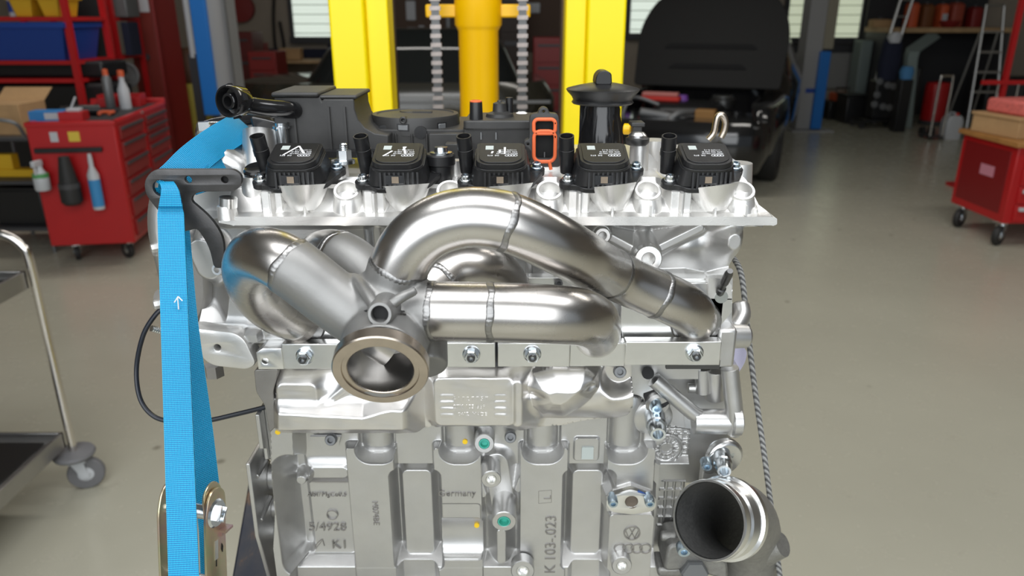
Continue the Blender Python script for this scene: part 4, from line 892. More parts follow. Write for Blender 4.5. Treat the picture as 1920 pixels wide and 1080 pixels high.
EP('feed_bore', MB().cyl(A(1184, 940, .6425), A(1184, 940, .6445), 13.2*k), mat('brown_bore', (.10, .075, .05), .6), fo, world=False)
EP('blue_sealant', MB().box(A(1202, 924, .642), (.008, .002, .003), Matrix.Rotation(.5, 3, 'Y')), mat('blue_sealant', (.02, .07, .25), .5), fo, world=False)
for px in (1150, 1219): bolt(px, 946, .626, (0, -1, -.15), 9.5, bluezinc, .009, fo, shank=.006)
# thermostat elbow
Pm = [A(1340, 972, .600), A(1365, 970, .618), A(1385, 974, .640), A(1398, 992, .662), A(1402, 1030, .674), A(1400, 1075, .678), A(1398, 1130, .678)]
k = K(970, .60); ro = 78*k
el = EP('coolant_elbow', MB().tube(Pm[1:], lambda t: ro*.95-.006*t, 40, 5, cap=False), cast_iron)
eax = (A(1325, 975, .585)-A(1392, 968, .635)).normalized(); eo = A(1328, 975, .590); ri = ro*.88; ro2 = ro*.955
EP('turned_neck', MB().lathe(eo, eax, [(ro*.98, -.046), (ro*1.02, -.043), (ro*1.02, -.036), (ro2*.99, -.034)]+[(ro2*(.985+.012*(i % 2)), -.032+i*.0012) for i in range(14)]+[(ro2*.95, -.014), (ro2*.95, -.010), (ro2*.985, -.008), (ro2*.985, -.001), (ro2*.97, 0), (ri, 0), (ri*.99, -.002), (ri*.97, -.046)], 64, close=True), machined, el, world=False, ang=25)
EP('elbow_bore', MB().tube([eo-eax*.0025, eo-eax*.02, eo-eax*.038]+[p_*.9+(eo-eax*.05)*.1 for p_ in Pm[2:6]], lambda t: ri*(.985-.2*t), 40, 4, cap=False), mat('rough_dark_bore', (.13, .13, .127), .5, .6, .8, 1000, .2, 300), el, world=False)
EP('elbow_outlet', MB().tube([A(1425, 1035, .655), A(1452, 1024, .645), A(1468, 1021, .640)], lambda t: .017-.0045*t, 20), cast_iron, el, world=False)
mb = MB(); mb.prism(rounded([XZ(x, y, .650) for x, y in ((1250, 1010), (1300, 1008), (1360, 1040), (1362, 1075), (1340, 1072), (1290, 1056), (1240, 1060))], .008), (0, .640, 0), (1, 0, 0), (0, 0, 1), (0, .04, 0)); mb.cyl(A(1238, 1005, .66), A(1272, 1005, .655), .0055); mb.prism([XZ(x, y, .655) for x, y in ((1230, 1055), (1290, 1055), (1290, 1070), (1230, 1070))], (0, .645, 0), (1, 0, 0), (0, 0, 1), (0, .03, 0)); EP('elbow_flange', mb, cast_iron, el, world=False, bevel=.003)
bolt(1304, 1078, .632, (0, -1, .15), 24, mid_m, .02, ENG, 'drain_plug', 'hex')
# adapter plate standing on edge at the left end of the block
mb = MB()
def yz(pts, x): return [(y, z) for y, z in pts]
xa, xb_ = A(487, 830, .655).x, A(473, 960, .650).x
zs = lambda py: at(480, py, .652).z
mb.prism([(.652, zs(778)), (.652, zs(842)), (.662, zs(850)), (.662, zs(872)), (.70, zs(876)), (.70, zs(778))], (xa, 0, 0), (0, 1, 0), (0, 0, 1), (.0042, 0, 0))
mb.prism([(.650, zs(868)), (.648, zs(1000)), (.654, zs(1035)), (.668, zs(1120)), (.715, zs(1120)), (.705, zs(1060)), (.712, zs(1010)), (.702, zs(975)), (.712, zs(930)), (.70, zs(905)), (.708, zs(868))], (xb_, 0, 0), (0, 1, 0), (0, 0, 1), (.0042, 0, 0))
mb.tube([(xb_+.003, .660, zs(985)), (xb_+.006, .690, zs(972))], .003, 10); mb.tube([(xb_+.003, .665, zs(908)), (xb_+.006, .690, zs(903))], .003, 10)
for py in (885, 945, 1005, 1050): mb.cyl((xb_+.004, .705, zs(py)), (xb_+.03, .705, zs(py)), .016)
mb.bx(xb_+.01, xl+.01, .72, .85, zs(1120), zs(780)); EP('adapter_plate', mb, cast, bevel=.0008)
# black sensor cable
cp = [A(312, 572, .70), A(290, 592, .695), A(268, 630, .69), A(256, 690, .685), A(262, 745, .675), A(285, 778, .668), A(320, 790, .664), A(380, 790, .662), A(450, 775, .662), A(520, 758, .660), A(560, 750, .66)]
EP('sensor_cable', MB().tube(cp, .0024, 10, 8), cable_m)

# ================================================================== straps, rope, platform
ST = thing('ratchet_strap', 'bright blue woven ratchet strap hanging from the black lifting bracket', 'strap', tuple(A(345, 1075, .46)))
def SP(name, mb, m, parent=ST, **k): return part(name, mb, m, parent, **k)
N = 60
def lerp(a, b, t): return a+(b-a)*t
fr0, fr1 = A(320, 350, .628), A(346, 1180, .440)
cen = []; wid = []; wv = []
cs = [A(311, 350, .640), A(312, 342, .626), A(319, 356, .620), A(320, 385, .616), A(321, 420, .612), A(331, 700, .537), A(342, 1000, .462), A(349, 1200, .42)]
c2 = catmull(cs, 12)
for i, c in enumerate(c2):
    t = i/(len(c2)-1); py = pix(V(c))[1]; w_ = .0215*min(1, .55+.45*max(0, (py-342)/60)); cen.append(c); wid.append(w_); wv.append(V((1, .10, -.02)).normalized())
SP('front_webbing', MB().ribbon(cen, wid, wv, .0016), web_m, ang=60)
c3 = catmull([A(314, 350, .645), A(322, 380, .650), A(332, 420, .648), A(348, 600, .605), A(375, 800, .565), A(392, 950, .535), A(397, 1010, .522), A(401, 1150, .495)], 10); n3 = len(c3)
SP('back_webbing', MB().ribbon(c3, [.0215]*n3, [V((.62, .76, -.05)).normalized() for i in range(n3)], .0016), web_m, ang=60)
c4 = catmull([A(306, 352, .648), A(332, 330, .655), A(362, 300, .668), A(400, 270, .690), A(438, 246, .715), A(458, 236, .742), A(466, 244, .765), A(470, 275, .775)], 8); n4 = len(c4)
SP('upper_webbing', MB().ribbon(c4, [.0285]*n4, [V((.66, .16, -.72)).normalized()]*n4, .0017), web_m, ang=60)
c5 = catmull([A(352, 350, .652), A(385, 338, .665), A(420, 312, .688), A(455, 285, .715), A(475, 275, .745)], 8); n5 = len(c5)
SP('lower_webbing', MB().ribbon(c5, [.0200]*n5, [V((.50, .30, -.80)).normalized()]*n5, .0017), web_m, ang=60)
a0 = A(335, 576, .572); mk = MB()
for p, q in (((333, 557), (335, 580)), ((327, 567), (334, 556)), ((342, 564), (334, 556)), ((336, 586), (338, 592))):
    P0, P1 = A(*p, .5670), A(*q, .5670); mk.tube([P0, P1], .0005, 6)
ratd = V((.975, -.22, 0)).normalized(); ru = V((.62, .78, 0)); rz = V((.03, -.22, -.95)); rz = (rz-ratd*rz.dot(ratd)).normalized(); ru = ratd.cross(rz).normalized()
ro_ = A(404, 962, .492); kk = K(960, .47)
def rplate(off, flip=1):
    sh = [(-.0085, -.014), (-.004, -.020), (.004, -.020), (.0095, -.014), (.011, 0), (.010, .02), (.0115, .05), (.0125, .085), (-.010, .085), (-.0115, .03), (-.012, .0)]
    return plate([rounded([(a*1.15, b) for a, b in sh], .006), circ(0, 0, .005, 16)], .002, fm(ro_+ratd*off, ru, rz, ru.cross(rz)), .0003)
rp = link('ratchet_frame', rplate(0), chromate, ST)
rp2 = link('ratchet_frame', rplate(-.041), chromate, ST); 
rh = link('ratchet_handle', plate([rounded([(-.012, -.016), (0, -.024), (.011, -.016), (.0125, .0), (.009, .016), (-.008, .016)], .007)], .0016, fm(ro_-ratd*.003+rz*-.003, ru, rz, ru.cross(rz)), .0003), chromate, ST)
sgn = 1 if ru.cross(rz).dot(ratd) > 0 else -1
axd = ratd
SP('ratchet_gear', MB().lathe(ro_-ratd*.002, ratd, [(.0115, 0), (.0115, .003), (.010, .0045), (0, .0045)], 24), zinc, rp, world=False)
mb = MB(); Rm = Matrix((ru, rz, ratd)).transposed()
for a in (.5, .5+PI): mb.prism([(cos(a+d)*r, sin(a+d)*r) for r, d in ((.0075, -1.0), (.0075, 1.0), (.0030, .8), (.0030, -.8))], ro_+ratd*.002, ru, rz, ratd*.0050)
SP('ratchet_spindle', mb, zinc, rp, world=False, bevel=.0005)
SP('ratchet_axle', MB().cyl(ro_-ratd*.040, ro_+ratd*.002, .006), zinc, rp, world=False)
SP('cross_pin', MB().cyl(ro_-ratd*.040+rz*.055, ro_+rz*.055, .002), zinc, rp, world=False)
SP('ratchet_slot', MB().prism([(-.003, .022), (.001, .022), (.001, .038), (-.003, .038)], ro_, ru, rz, ratd*.0016), machined, rp, world=False)
SP('ratchet_slot', MB().prism([(-.0013, .038), (-.0004, .038), (-.0004, .044), (-.0013, .044)], ro_, ru, rz, ratd*.0014).prism([(.0065, .028), (.008, .031), (.0075, .036), (.006, .033)], ro_, ru, rz, ratd*.0014), hole_m, rp, world=False)
SP('ratchet_pawl', MB().prism([(.003, .0155), (.013, .0145), (.013, .0165), (.003, .0175)], ro_, ru, rz, ratd*.007).prism([(.004, .0165), (.0115, .016), (.0115, .021), (.004, .021)], ro_, ru, rz, ratd*.003), chromate, rp, world=False)
SP('rivet', MB().lathe(ro_+rz*.062+ru*.004, ratd, [(.0032, 0), (.0032, .0015), (.002, .003), (0, .003)], 18), zinc, rp, world=False)

p = SP('strap_mark', mk, white_m)
# rope
rp_ = part('braided_rope', MB().tube([A(1366, 478, .76), A(1378, 488, .735), A(1391, 520, .712), A(1400, 600, .700), A(1414, 720, .690), A(1434, 860, .672), A(1452, 1000, .655), A(1466, 1110, .64), A(1474, 1180, .63)], .0029, 10, 8), rope_m, None); tag(rp_, 'thin grey braided rope running down the right side of the engine', 'rope')
# ================================================================== room shell
def m_floor():
    m, nt, b = nodes('epoxy_floor'); v = coord(nt); n = noise(nt, v, .8, 4); n2 = noise(nt, v, 9, 6, .7)
    c1 = ramp(nt, n, [(.3, (.44, .425, .345)), (.7, (.50, .485, .395))])
    vo = nt.nodes.new('ShaderNodeTexVoronoi'); vo.inputs['Scale'].default_value = 3.2; nt.links.new(v, vo.inputs['Vector'])
    mx = nt.nodes.new('ShaderNodeMix'); mx.data_type = 'RGBA'; nt.links.new(ramp(nt, vo.outputs['Distance'], [(.025, g3(.75)), (.07, g3(0))]), mx.inputs[0]); nt.links.new(c1, mx.inputs[6]); mx.inputs[7].default_value = (.20, .185, .14, 1)
    mx2 = nt.nodes.new('ShaderNodeMix'); mx2.data_type = 'RGBA'; nt.links.new(ramp(nt, n2, [(.62, g3(0)), (.78, g3(.55))]), mx2.inputs[0]); nt.links.new(mx.outputs[2], mx2.inputs[6]); mx2.inputs[7].default_value = (.33, .31, .25, 1)
    nt.links.new(mx2.outputs[2], b.inputs['Base Color']); nt.links.new(ramp(nt, n2, [(.3, g3(.20)), (.7, g3(.30))]), b.inputs['Roughness']); bump(nt, b, noise(nt, v, 6, 2), .03, .01); return m
floor_m = m_floor()
wall_m = mat('warm_grey_wall', (.36, .31, .25), .8, 0, .1, 60, .05, 2)
wallp_m = mat('pale_grey_panel', (.30, .30, .29), .7)
ceil_m = mat('grey_ceiling', (.35, .35, .35), .9)
frame_m = mat('dark_window_frame', (.045, .045, .05), .5)
pane_m = mat('daylit_frosted_pane', (.7, .75, .7), .5, emit=((.80, .90, .80), .75))
pane2_m = mat('shaded_frosted_pane', (.7, .75, .6), .5, emit=((.84, .92, .68), .48))
slat_m = mat('white_blind_slat', (.75, .78, .72), .6)
struct('floor', MB().bx(-7, 9, -4.5, 13.2, -.1, 0), floor_m)
struct('wall_back', MB().bx(-7, 9, 13, 13.2, 0, 4.8), wall_m)
struct('wall_left', MB().bx(-7.2, -7, -4.5, 13.2, 0, 4.8), wall_m)
struct('wall_right', MB().bx(9, 9.2, -4.5, 13.2, 0, 4.8), wall_m)
struct('ceiling', MB().bx(-7.2, 9.2, -4.5, 13.2, 4.8, 4.9), ceil_m)
struct('baseboard_back', MB().bx(-7, 9, 12.94, 13, 0, .14), frame_m)
for i, (x0, x1, yb) in enumerate(((553, 622, 69), (1180, 1245, 62), (1472, 1540, 70), (1562, 1608, 70))):
    a, b = at(x0, yb, 12.95), at(x1, yb, 12.95); zt = a.z+1.35
    wn = struct('window_%d' % (i+1), MB().bx(a.x, b.x, 12.955, 12.985, a.z, zt), pane_m if i < 2 else pane2_m)
    fr = MB(); fr.bx(a.x-.06, a.x, 12.90, 13, a.z-.06, zt+.06).bx(b.x, b.x+.06, 12.90, 13, a.z-.06, zt+.06).bx(a.x, b.x, 12.90, 13, zt, zt+.06).bx(a.x-.06, b.x+.06, 12.84, 13, a.z-.10, a.z-.0)
    part('window_frame', fr, frame_m, wn)
    s0 = MB().bx(a.x+.01, b.x-.01, 12.925, 12.93, a.z+.05, a.z+.064).mesh('blind_slat'); s0.materials.append(slat_m)
    for k in range(9):
        s = link('blind_slat', s0, slat_m, wn); s.location = (0, 0, .145*k)
pn = MB(); a, b = at(1440, 165, 12.9), at(1640, 98, 12.9)
struct('trim_1', MB().bx(a.x, b.x, 12.90, 12.99, a.z, b.z), wallp_m)
a, b = at(1440, 98, 12.9), at(1640, 84, 12.9); struct('trim_2', MB().bx(a.x, b.x, 12.86, 12.99, a.z, b.z), frame_m)
def box_px(mb, x0, y0, x1, y1, Y, dep):      # a box standing at depth Y
    a, b = at((x0), (y0+y1)/2, Y), at(x1, (y0+y1)/2, Y); mb.bx(a.x, b.x, Y, Y+dep, at(0, y1, Y).z, at(0, y0, Y).z); return mb
def caster(parent, x, y, r, mt=rubber, z0=0, plate_z=None, hub=zinc, turn=0.5, w=.03):
    pz = plate_z or r*2+.05; R_ = Matrix.Rotation(turn, 3, 'Z'); ax = R_ @ V((1, 0, 0)); off = R_ @ V((0, r*.4, 0)); c = V((x, y, r))+off
    f = MB(); f.box(V((x, y, pz-.005)), (r*1.3, r*1.3, .008), R_); f.cyl((x, y, pz-.03), (x, y, pz), r*.35)
    for s in (-1, 1): f.loft([[c+ax*s*(w*.62)+V((0, 0, 0))+R_ @ V(q) for q in ((0, -r*.18, -r*.2), (0, r*.18, -r*.2), (0, -off.length*.6+r*.25, pz-r-.028), (0, -off.length*1.4-r*.1, pz-r-.028))], [c+ax*s*(w*.62+.004)+R_ @ V(q) for q in ((0, -r*.18, -r*.2), (0, r*.18, -r*.2), (0, -off.length*.6+r*.25, pz-r-.028), (0, -off.length*1.4-r*.1, pz-r-.028))]])
    f.box(V((x, y, pz-.028))+off*.2, (w*1.5, r*.9, .006), R_)
    cs_ = part('caster', f, hub, parent, world=False)
    part('wheel', MB().lathe(c-ax*w*.5, ax, [(r*.6, 0), (r*.93, 0), (r, w*.2), (r, w*.8), (r*.93, w), (r*.6, w)], 32), mt, cs_, world=False)
    part('wheel_hub', MB().lathe(c-ax*w*.55, ax, [(r*.2, -.004), (r*.25, 0), (r*.62, w*.1), (r*.62, w*1.0), (r*.25, w*1.1), (r*.2, w*1.1+.004)], 24), hub, cs_, world=False)
    return cs_

# ================================================================== lift platform and mast
e0, e1 = atz(470, 880, PLAT_Z), atz(435, 1080, PLAT_Z); d_ = (e0-e1).normalized(); rz_ = math.atan2(-d_.x, d_.y)
PF = thing('lift_platform', 'scratched dark blue rusty steel platform under the engine', 'platform', (e0.x, e0.y, 0), rz_)
part('deck', MB().bx(0, .56, -.62, 0, PLAT_Z-.025, PLAT_Z), rust_m, PF, world=False, bevel=.003)
for y in (-.59, -.03): part('rail', MB().bx(.05, .51, y-.02, y+.02, PLAT_Z-.10, PLAT_Z-.025), rust_m, PF, world=False)
YM = 1.75
MA = thing('forklift_mast', 'bright yellow lift mast with chains and hydraulic cylinder behind engine', 'mast', (0, YM+.08, 0))
def MX(px, Y=YM, py=60): return at(px, py, Y).x
for s, (o0, o1, i1) in (('l', (618, 684, 729)), ('r', (1173, 1101, 1060))):
    xo, xi, x2 = MX(o0), MX(o1), MX(i1, YM+.02)
    part('mast_rail', MB().bx(xo, xi, YM, YM+.16, 0, 2.5), yellow_m, MA, bevel=.006)
    part('inner_rail', MB().bx(xi, x2, YM+.02, YM+.10, .05, 2.45), yellow_m, MA, bevel=.004)
    x3 = MX(738 if s == 'l' else 1052, YM+.12); part('rail_channel', MB().bx(x2-.01*(1 if s == 'l' else -1), x3, YM+.11, YM+.16, .05, 2.45), brown_m, MA)
    part('foot', MB().bx(xo-.02, xi+.02, YM-.05, YM+.35, 0, .06) if s == 'l' else MB().bx(xi-.02, xo+.02, YM-.05, YM+.35, 0, .06), yellow_m, MA, bevel=.004)
YC_ = YM+.09; cx_ = MX(897, YC_); k = K(60, YC_); zc = at(897, 58, YC_).z
part('hydraulic_cylinder', MB().lathe((cx_, YC_, .06), (0, 0, 1), [(37.5*k, 0), (37.5*k, zc-.06), (40*k, zc-.06+.006), (44*k, zc-.06+.014), (44*k, zc-.06+.12), (30*k, zc-.06+.13), (30*k, 2.0)], 48), amber_m, MA, ang=50)
a = at(897, 20, YC_); part('yoke', MB().bx(MX(800, YC_), cx_, YC_-.012, YC_+.012, at(0, 33, YC_).z, at(0, 8, YC_).z).bx(cx_, MX(994, YC_), YC_-.012, YC_+.012, at(0, 33, YC_).z, at(0, 8, YC_).z), amber_m, MA, bevel=.004)
part('cross_beam', MB().bx(MX(618), MX(1173), YM+.02, YM+.10, 2.38, 2.46), yellow_m, MA, bevel=.004)
part('cross_beam', MB().bx(MX(684), MX(1101), YM+.02, YM+.14, .06, .16), yellow_m, MA, bevel=.004)
pit = 15.6*K(100, YM+.03)*1.03
lk = MB().bx(-.012, .012, -.006, .006, -.0045, .0045).mesh('chain_link'); lk.materials.append(chain_m)
for c0, c1 in ((814, 823), (979, 980)):
    Yc = YM+.03; p0, p1 = at(c0, 0, Yc), at(c1, 195, Yc); ch = part('lift_chain', MB().bx((p0.x+p1.x)/2-.009, (p0.x+p1.x)/2+.009, Yc-.002, Yc+.002, .3, 2.38), darksteel, MA)
    z = p0.z+.10
    for i in range(24): l = link('chain_link', lk, chain_m, ch, False); l.location = (p0.x+(p1.x-p0.x)*.5, Yc, z-i*pit)
part('fork_carriage', MB().bx(MX(650), MX(1140), YM-.06, YM, .64, .98), mat('fork_black_steel', (.03, .03, .03), .5, .5), MA, bevel=.004)
for px in (815, 1000): part('fork', MB().bx(MX(px)-.05, MX(px)+.05, .62, YM-.03, .655, .699), MATS['fork_black_steel'], MA, bevel=.004)

# ================================================================== tool cabinet on the left
TC = thing('tool_cabinet', 'red rolling tool cabinet with black top mat and side holders', 'cabinet', (-2.967, 4.61, 0), math.radians(9))
def TP(name, mb, m, **k): return part(name, mb, m, TC, world=False, **k)
W_, D_, Z0, Z1 = .51, 1.15, .135, .92
TP('body', MB().bx(0, W_, 0, D_, Z0, Z1-.02), red_m, bevel=.008)
TP('top_rim', MB().bx(-.005, W_+.005, -.005, .05, Z1-.03, Z1).bx(-.005, W_+.005, D_-.04, D_+.005, Z1-.03, Z1+.03).bx(-.005, .03, 0, D_, Z1-.03, Z1).bx(W_-.03, W_+.005, 0, D_, Z1-.03, Z1), red_m, bevel=.006)
TP('top_mat', MB().bx(.03, W_-.03, .05, D_-.04, Z1-.02, Z1-.006), mat('black_top_mat', (.03, .03, .032), .7))
for (y0, y1, zs_) in ((.06, .52, [(.80, .88), (.68, .78), (.56, .66), (.44, .54), (.30, .42), (.17, .28)]), (.60, 1.08, [(.82, .88), (.76, .81), (.70, .75), (.60, .68), (.50, .58), (.34, .48), (.17, .32)])):
    for z0, z1 in zs_:
        dr = TP('drawer', MB().bx(W_, W_+.014, y0, y1, z0, z1), darkred_m, bevel=.003); part('drawer_handle', MB().bx(W_+.014, W_+.026, y0+.01, y1-.01, z1-.022, z1-.008), dgrey_m, dr, world=False)
TP('perforation', MB().bx(.335, .350, -.002, .01, .42, .62), dgrey_m)
TP('top_lock', MB().lathe((W_+.006, .55, Z1-.01), (1, 0, 0), [(.012, 0), (.012, .006), (0, .006)], 16), chrome)
TP('holder_bar', MB().bx(.03, .42, -.025, -.003, .735, .765), black_pl, bevel=.004)
for x, y, t in ((.10, .12, .4), (.43, .12, .9), (.08, 1.03, .4), (.43, 1.03, .6)): caster(TC, x, y, .055, rubber, plate_z=.135, turn=t)
TP('sticker', MB().bx(.235, .30, -.003, .002, .80, .86), mat('yellow_sticker', (.75, .55, .06), .5)); TP('sticker', MB().bx(.13, .175, -.003, .002, .80, .86), white_pl)
def tc(x, y, z): return TC.location + Matrix.Rotation(math.radians(9), 3, 'Z') @ V((x, y, z))
def solo(name, label, cat, o, parts_, rz=0, group=None):
    t = thing(name, label, cat, o, rz, group)
    for q in parts_: part(q[0], q[1], q[2], t, world=False, bevel=q[3] if len(q) > 3 else 0)
    return t
def sprayer(r, h, body, trig, lab=None):
    ps = [('bottle', MB().lathe((0, 0, 0), (0, 0, 1), [(r*.9, 0), (r, .01), (r, h*.7), (r*.45, h), (r*.4, h+.02)], 24), body), ('trigger_head', MB().bx(-.012, .012, -.06, .03, h+.02, h+.055).bx(-.006, .006, -.05, -.035, h-.03, h+.025), trig, .004)]
    if lab: ps.append(('label', MB().lathe((0, 0, h*.15), (0, 0, 1), [(r*1.01, 0), (r*1.01, h*.45)], 24), lab))
    return ps
q = tc(.055, -.06, .515); solo('spray_bottle', 'white trigger spray bottle with green label hung on red cabinet', 'bottle', q, sprayer(.045, .13, white_pl, white_pl, None) + [('label', MB().lathe((0, 0, .08), (0, 0, 1), [(.0455, 0), (.0455, .025)], 24), mat('green_label', (.10, .35, .12), .5))])
q = tc(.21, -.068, .42); solo('cup_holder', 'black rubber funnel cup hung on red cabinet end', 'holder', q, [('cup', MB().lathe((0, 0, 0), (0, 0, 1), [(.045, 0), (.062, .02), (.062, .10), (.05, .17), (.03, .30)], 24), rubber), ('band', MB().lathe((0, 0, .105), (0, 0, 1), [(.0625, 0), (.0625, .03)], 24), dgrey_m)])
q = tc(.35, -.045, .38); solo('cleaner_bottle', 'slim white bottle with blue label hung on red cabinet', 'bottle', q, [('bottle', MB().lathe((0, 0, 0), (0, 0, 1), [(.032, 0), (.034, .01), (.034, .22), (.014, .27), (.014, .31)], 24), white_pl), ('label', MB().lathe((0, 0, .02), (0, 0, 1), [(.0345, 0), (.0345, .17)], 24), mat('blue_label', (.05, .28, .60), .5)), ('cap', MB().cyl((0, 0, .31), (0, 0, .35), .014, .010), white_pl)])
zt = Z1-.006
for x, l in ((.20, 'open red parts bin on cabinet back edge, further left'), (.36, 'open red parts bin on cabinet back edge beside tall red cabinet')):
    q = tc(x, .93, Z1-.006); mb = MB(); w2, d2, h2 = .065, .07, .085
    mb.bx(-w2, w2, -d2, d2, 0, .008).bx(-w2, -w2+.005, -d2, d2, 0, h2).bx(w2-.005, w2, -d2, d2, 0, h2).bx(-w2, w2, -d2, -d2+.005, 0, h2*.8).bx(-w2, w2, d2-.005, d2, 0, h2)
    solo('parts_bin', l, 'bin', q, [('tray', mb, red_m, .002), ('content', MB().bx(-w2+.008, w2-.008, -d2+.008, d2-.008, .008, h2*.6), white_pl if x < .3 else darkred_m, .004)], math.radians(9))
q = tc(.24, .80, zt); solo('spray_can', 'slim grey spray can with red cap beside silver one', 'can', q, [('can', MB().lathe((0, 0, 0), (0, 0, 1), [(.03, 0), (.032, .004), (.032, .20), (.02, .225)], 24), mid_m), ('cap', MB().lathe((0, 0, .225), (0, 0, 1), [(.02, 0), (.018, .04), (0, .045)], 20), orange_r)])
q = tc(.36, .74, zt); solo('spray_bottle', 'pale spray bottle with red cap standing on cabinet mat', 'bottle', q, [('bottle', MB().lathe((0, 0, 0), (0, 0, 1), [(.036, 0), (.038, .01), (.038, .13), (.018, .19), (.018, .22)], 24), white_pl), ('cap', MB().lathe((0, 0, .22), (0, 0, 1), [(.022, 0), (.022, .04), (0, .045)], 20), orange_r)])
q = tc(.36, .46, zt); g = MB()
for s in (-1, 1): g.tube([V((s*.012, -.02, .012)), V((s*.035, -.10, .02)), V((s*.03, -.16, .02))], .012, 12, 4)
solo('pliers', 'pliers with orange-red grips lying on the black mat', 'pliers', q, [('grip', g, orange_r), ('jaw', MB().bx(-.015, .015, -.02, .08, .004, .022), darksteel, .003)], math.radians(9))
q = tc(.22, .33, zt); solo('air_tool', 'black pneumatic tool lying on the cabinet mat', 'tool', q, [('body', MB().tube([V((-.12, 0, .035)), V((0, 0, .04)), V((.10, .02, .035))], .034, 16, 4), black_pl), ('nozzle', MB().cyl((-.12, 0, .035), (-.17, 0, .035), .014), chrome)], .3)
q = tc(.09, .16, zt); solo('glove_box', 'blue and white glove box on front corner of red cabinet', 'box', q, [('carton', MB().bx(-.10, .10, -.06, .06, 0, .06), mat('blue_carton', (.03, .22, .55), .6), .002), ('print', MB().bx(-.01, .09, -.0605, .0605, .01, .05), white_pl)], math.radians(9))
q = tc(.24, .13, zt); solo('parts_tray', 'small red tray of odd parts on front of cabinet', 'tray', q, [('tray', MB().bx(-.07, .07, -.06, .06, 0, .055), red_m, .003), ('part_heap', MB().bx(-.03, .05, -.03, .03, .055, .075).box((.0, 0, .09), (.012, .012, .12), Matrix.Rotation(.5, 3, 'Y')), white_pl, .004)], math.radians(9))

# ================================================================== shelves at the left
def rack(name, label, X0, X1, Y0_, Y1_, Ht, zsh, mt, r=.022):
    t = thing(name, label, 'shelf', ((X0+X1)/2, (Y0_+Y1_)/2, 0)); o = t.location
    for x in (X0, X1):
        for y in (Y0_, Y1_): part('post', MB().bx(x-r, x+r, y-r, y+r, 0, Ht), mt, t)
    for z in zsh: part('shelf_board', MB().bx(X0-r*.7, X1+r*.7, Y0_-r*.7, Y1_+r*.7, z-.02, z+.01), mt, t)
    return t
YR = 5.95; XR = at(138, 100, YR).x
zs_ = [at(60, y, YR).z for y in (34, 116, 150)]
rack('storage_rack', 'red steel rack holding the large blue crate', XR-1.5, XR, YR, YR+.55, 2.35, zs_+[.15], red_m)
def crate(name, label, x0, x1, y0, y1, z0, h, m, fl=.03, group=None):
    mb = MB(); cx, cy = (x0+x1)/2, (y0+y1)/2; a, b = (x1-x0)/2, (y1-y0)/2
    for s in (-1, 1): mb.loft([[V((s*(a-fl), -(b-fl), 0)), V((s*(a-fl), b-fl, 0)), V((s*a, b, h)), V((s*a, -b, h))], [V((s*(a-fl-.01), -(b-fl), 0)), V((s*(a-fl-.01), b-fl, 0)), V((s*(a-.01), b, h)), V((s*(a-.01), -b, h))]]); mb.loft([[V((-(a-fl), s*(b-fl), 0)), V((a-fl, s*(b-fl), 0)), V((a, s*b, h)), V((-a, s*b, h))], [V((-(a-fl), s*(b-fl-.01), 0)), V((a-fl, s*(b-fl-.01), 0)), V((a, s*(b-.01), h)), V((-a, s*(b-.01), h))]])
    mb.bx(-(a-fl), a-fl, -(b-fl), b-fl, 0, .01)
    return solo(name, label, 'crate', (cx, cy, z0), [('crate_wall', mb, m, .003), ('rim', MB().bx(-a-.01, a+.01, -b-.01, -b+.01, h-.04, h).bx(-a-.01, a+.01, b-.01, b+.01, h-.04, h).bx(-a-.01, -a+.01, -b, b, h-.04, h).bx(a-.01, a+.01, -b, b, h-.04, h), m, .002)], 0, group)
crate('plastic_crate', 'large blue plastic crate on the red rack', at(-25, 70, YR).x, at(128, 70, YR).x, YR-.05, YR+.5, zs_[1]+.011, at(60, 42, YR).z-zs_[1]-.011, bluebox_m, .05)
for x0, x1, l in ((15, 62, 'yellow open bin on red rack above blue crate, further left'), (68, 112, 'yellow open bin on red rack above blue crate, beside rack post')):
    crate('yellow_bin', l, at(x0, 15, YR).x, at(x1, 15, YR).x, YR, YR+.3, zs_[0]+.011, .16, yel_pl)
solo('blue_bottle', 'small blue and white bottle beside the yellow bins', 'bottle', (at(8, 15, YR).x, YR+.1, zs_[0]+.011), [('bottle', MB().lathe((0, 0, 0), (0, 0, 1), [(.03, 0), (.03, .14), (.015, .17), (.015, .2)], 20), white_pl), ('label', MB().lathe((0, 0, .03), (0, 0, 1), [(.0305, 0), (.0305, .08)], 20), bluebox_m)])
solo('tyre_stack', 'black case standing on low shelf of the red rack', 'case', (at(75, 180, YR).x, YR+.28, .161), [('shell', MB().bx(-.55, .5, -.2, .2, 0, at(60, 158, YR).z-.161), black_pl, .03)]).name = 'black_case'
solo('cable_reel', 'dark machine case on red rack shelf under the blue crate', 'case', (at(70, 130, YR).x, YR+.3, zs_[2]+.011), [('shell', MB().bx(-.5, .45, -.2, .2, 0, .12), black_pl, .02)]).name = 'machine_case'
YR2 = 6.95; X2 = at(212, 80, YR2).x; z2 = [at(230, y, YR2).z for y in (35, 107)]
rack('parts_rack', 'second red rack standing before the tall brownish red cabinet', X2-.75, X2+.03, YR2, YR2+.45, 2.3, z2+[.6], red_m, .02)
solo('grey_box', 'grey metal box on second red rack top shelf', 'box', (at(224, 12, YR2).x-.06, YR2+.2, z2[0]+.011), [('box_body', MB().bx(-.10, .08, -.12, .12, 0, .2), mid_m, .01)])
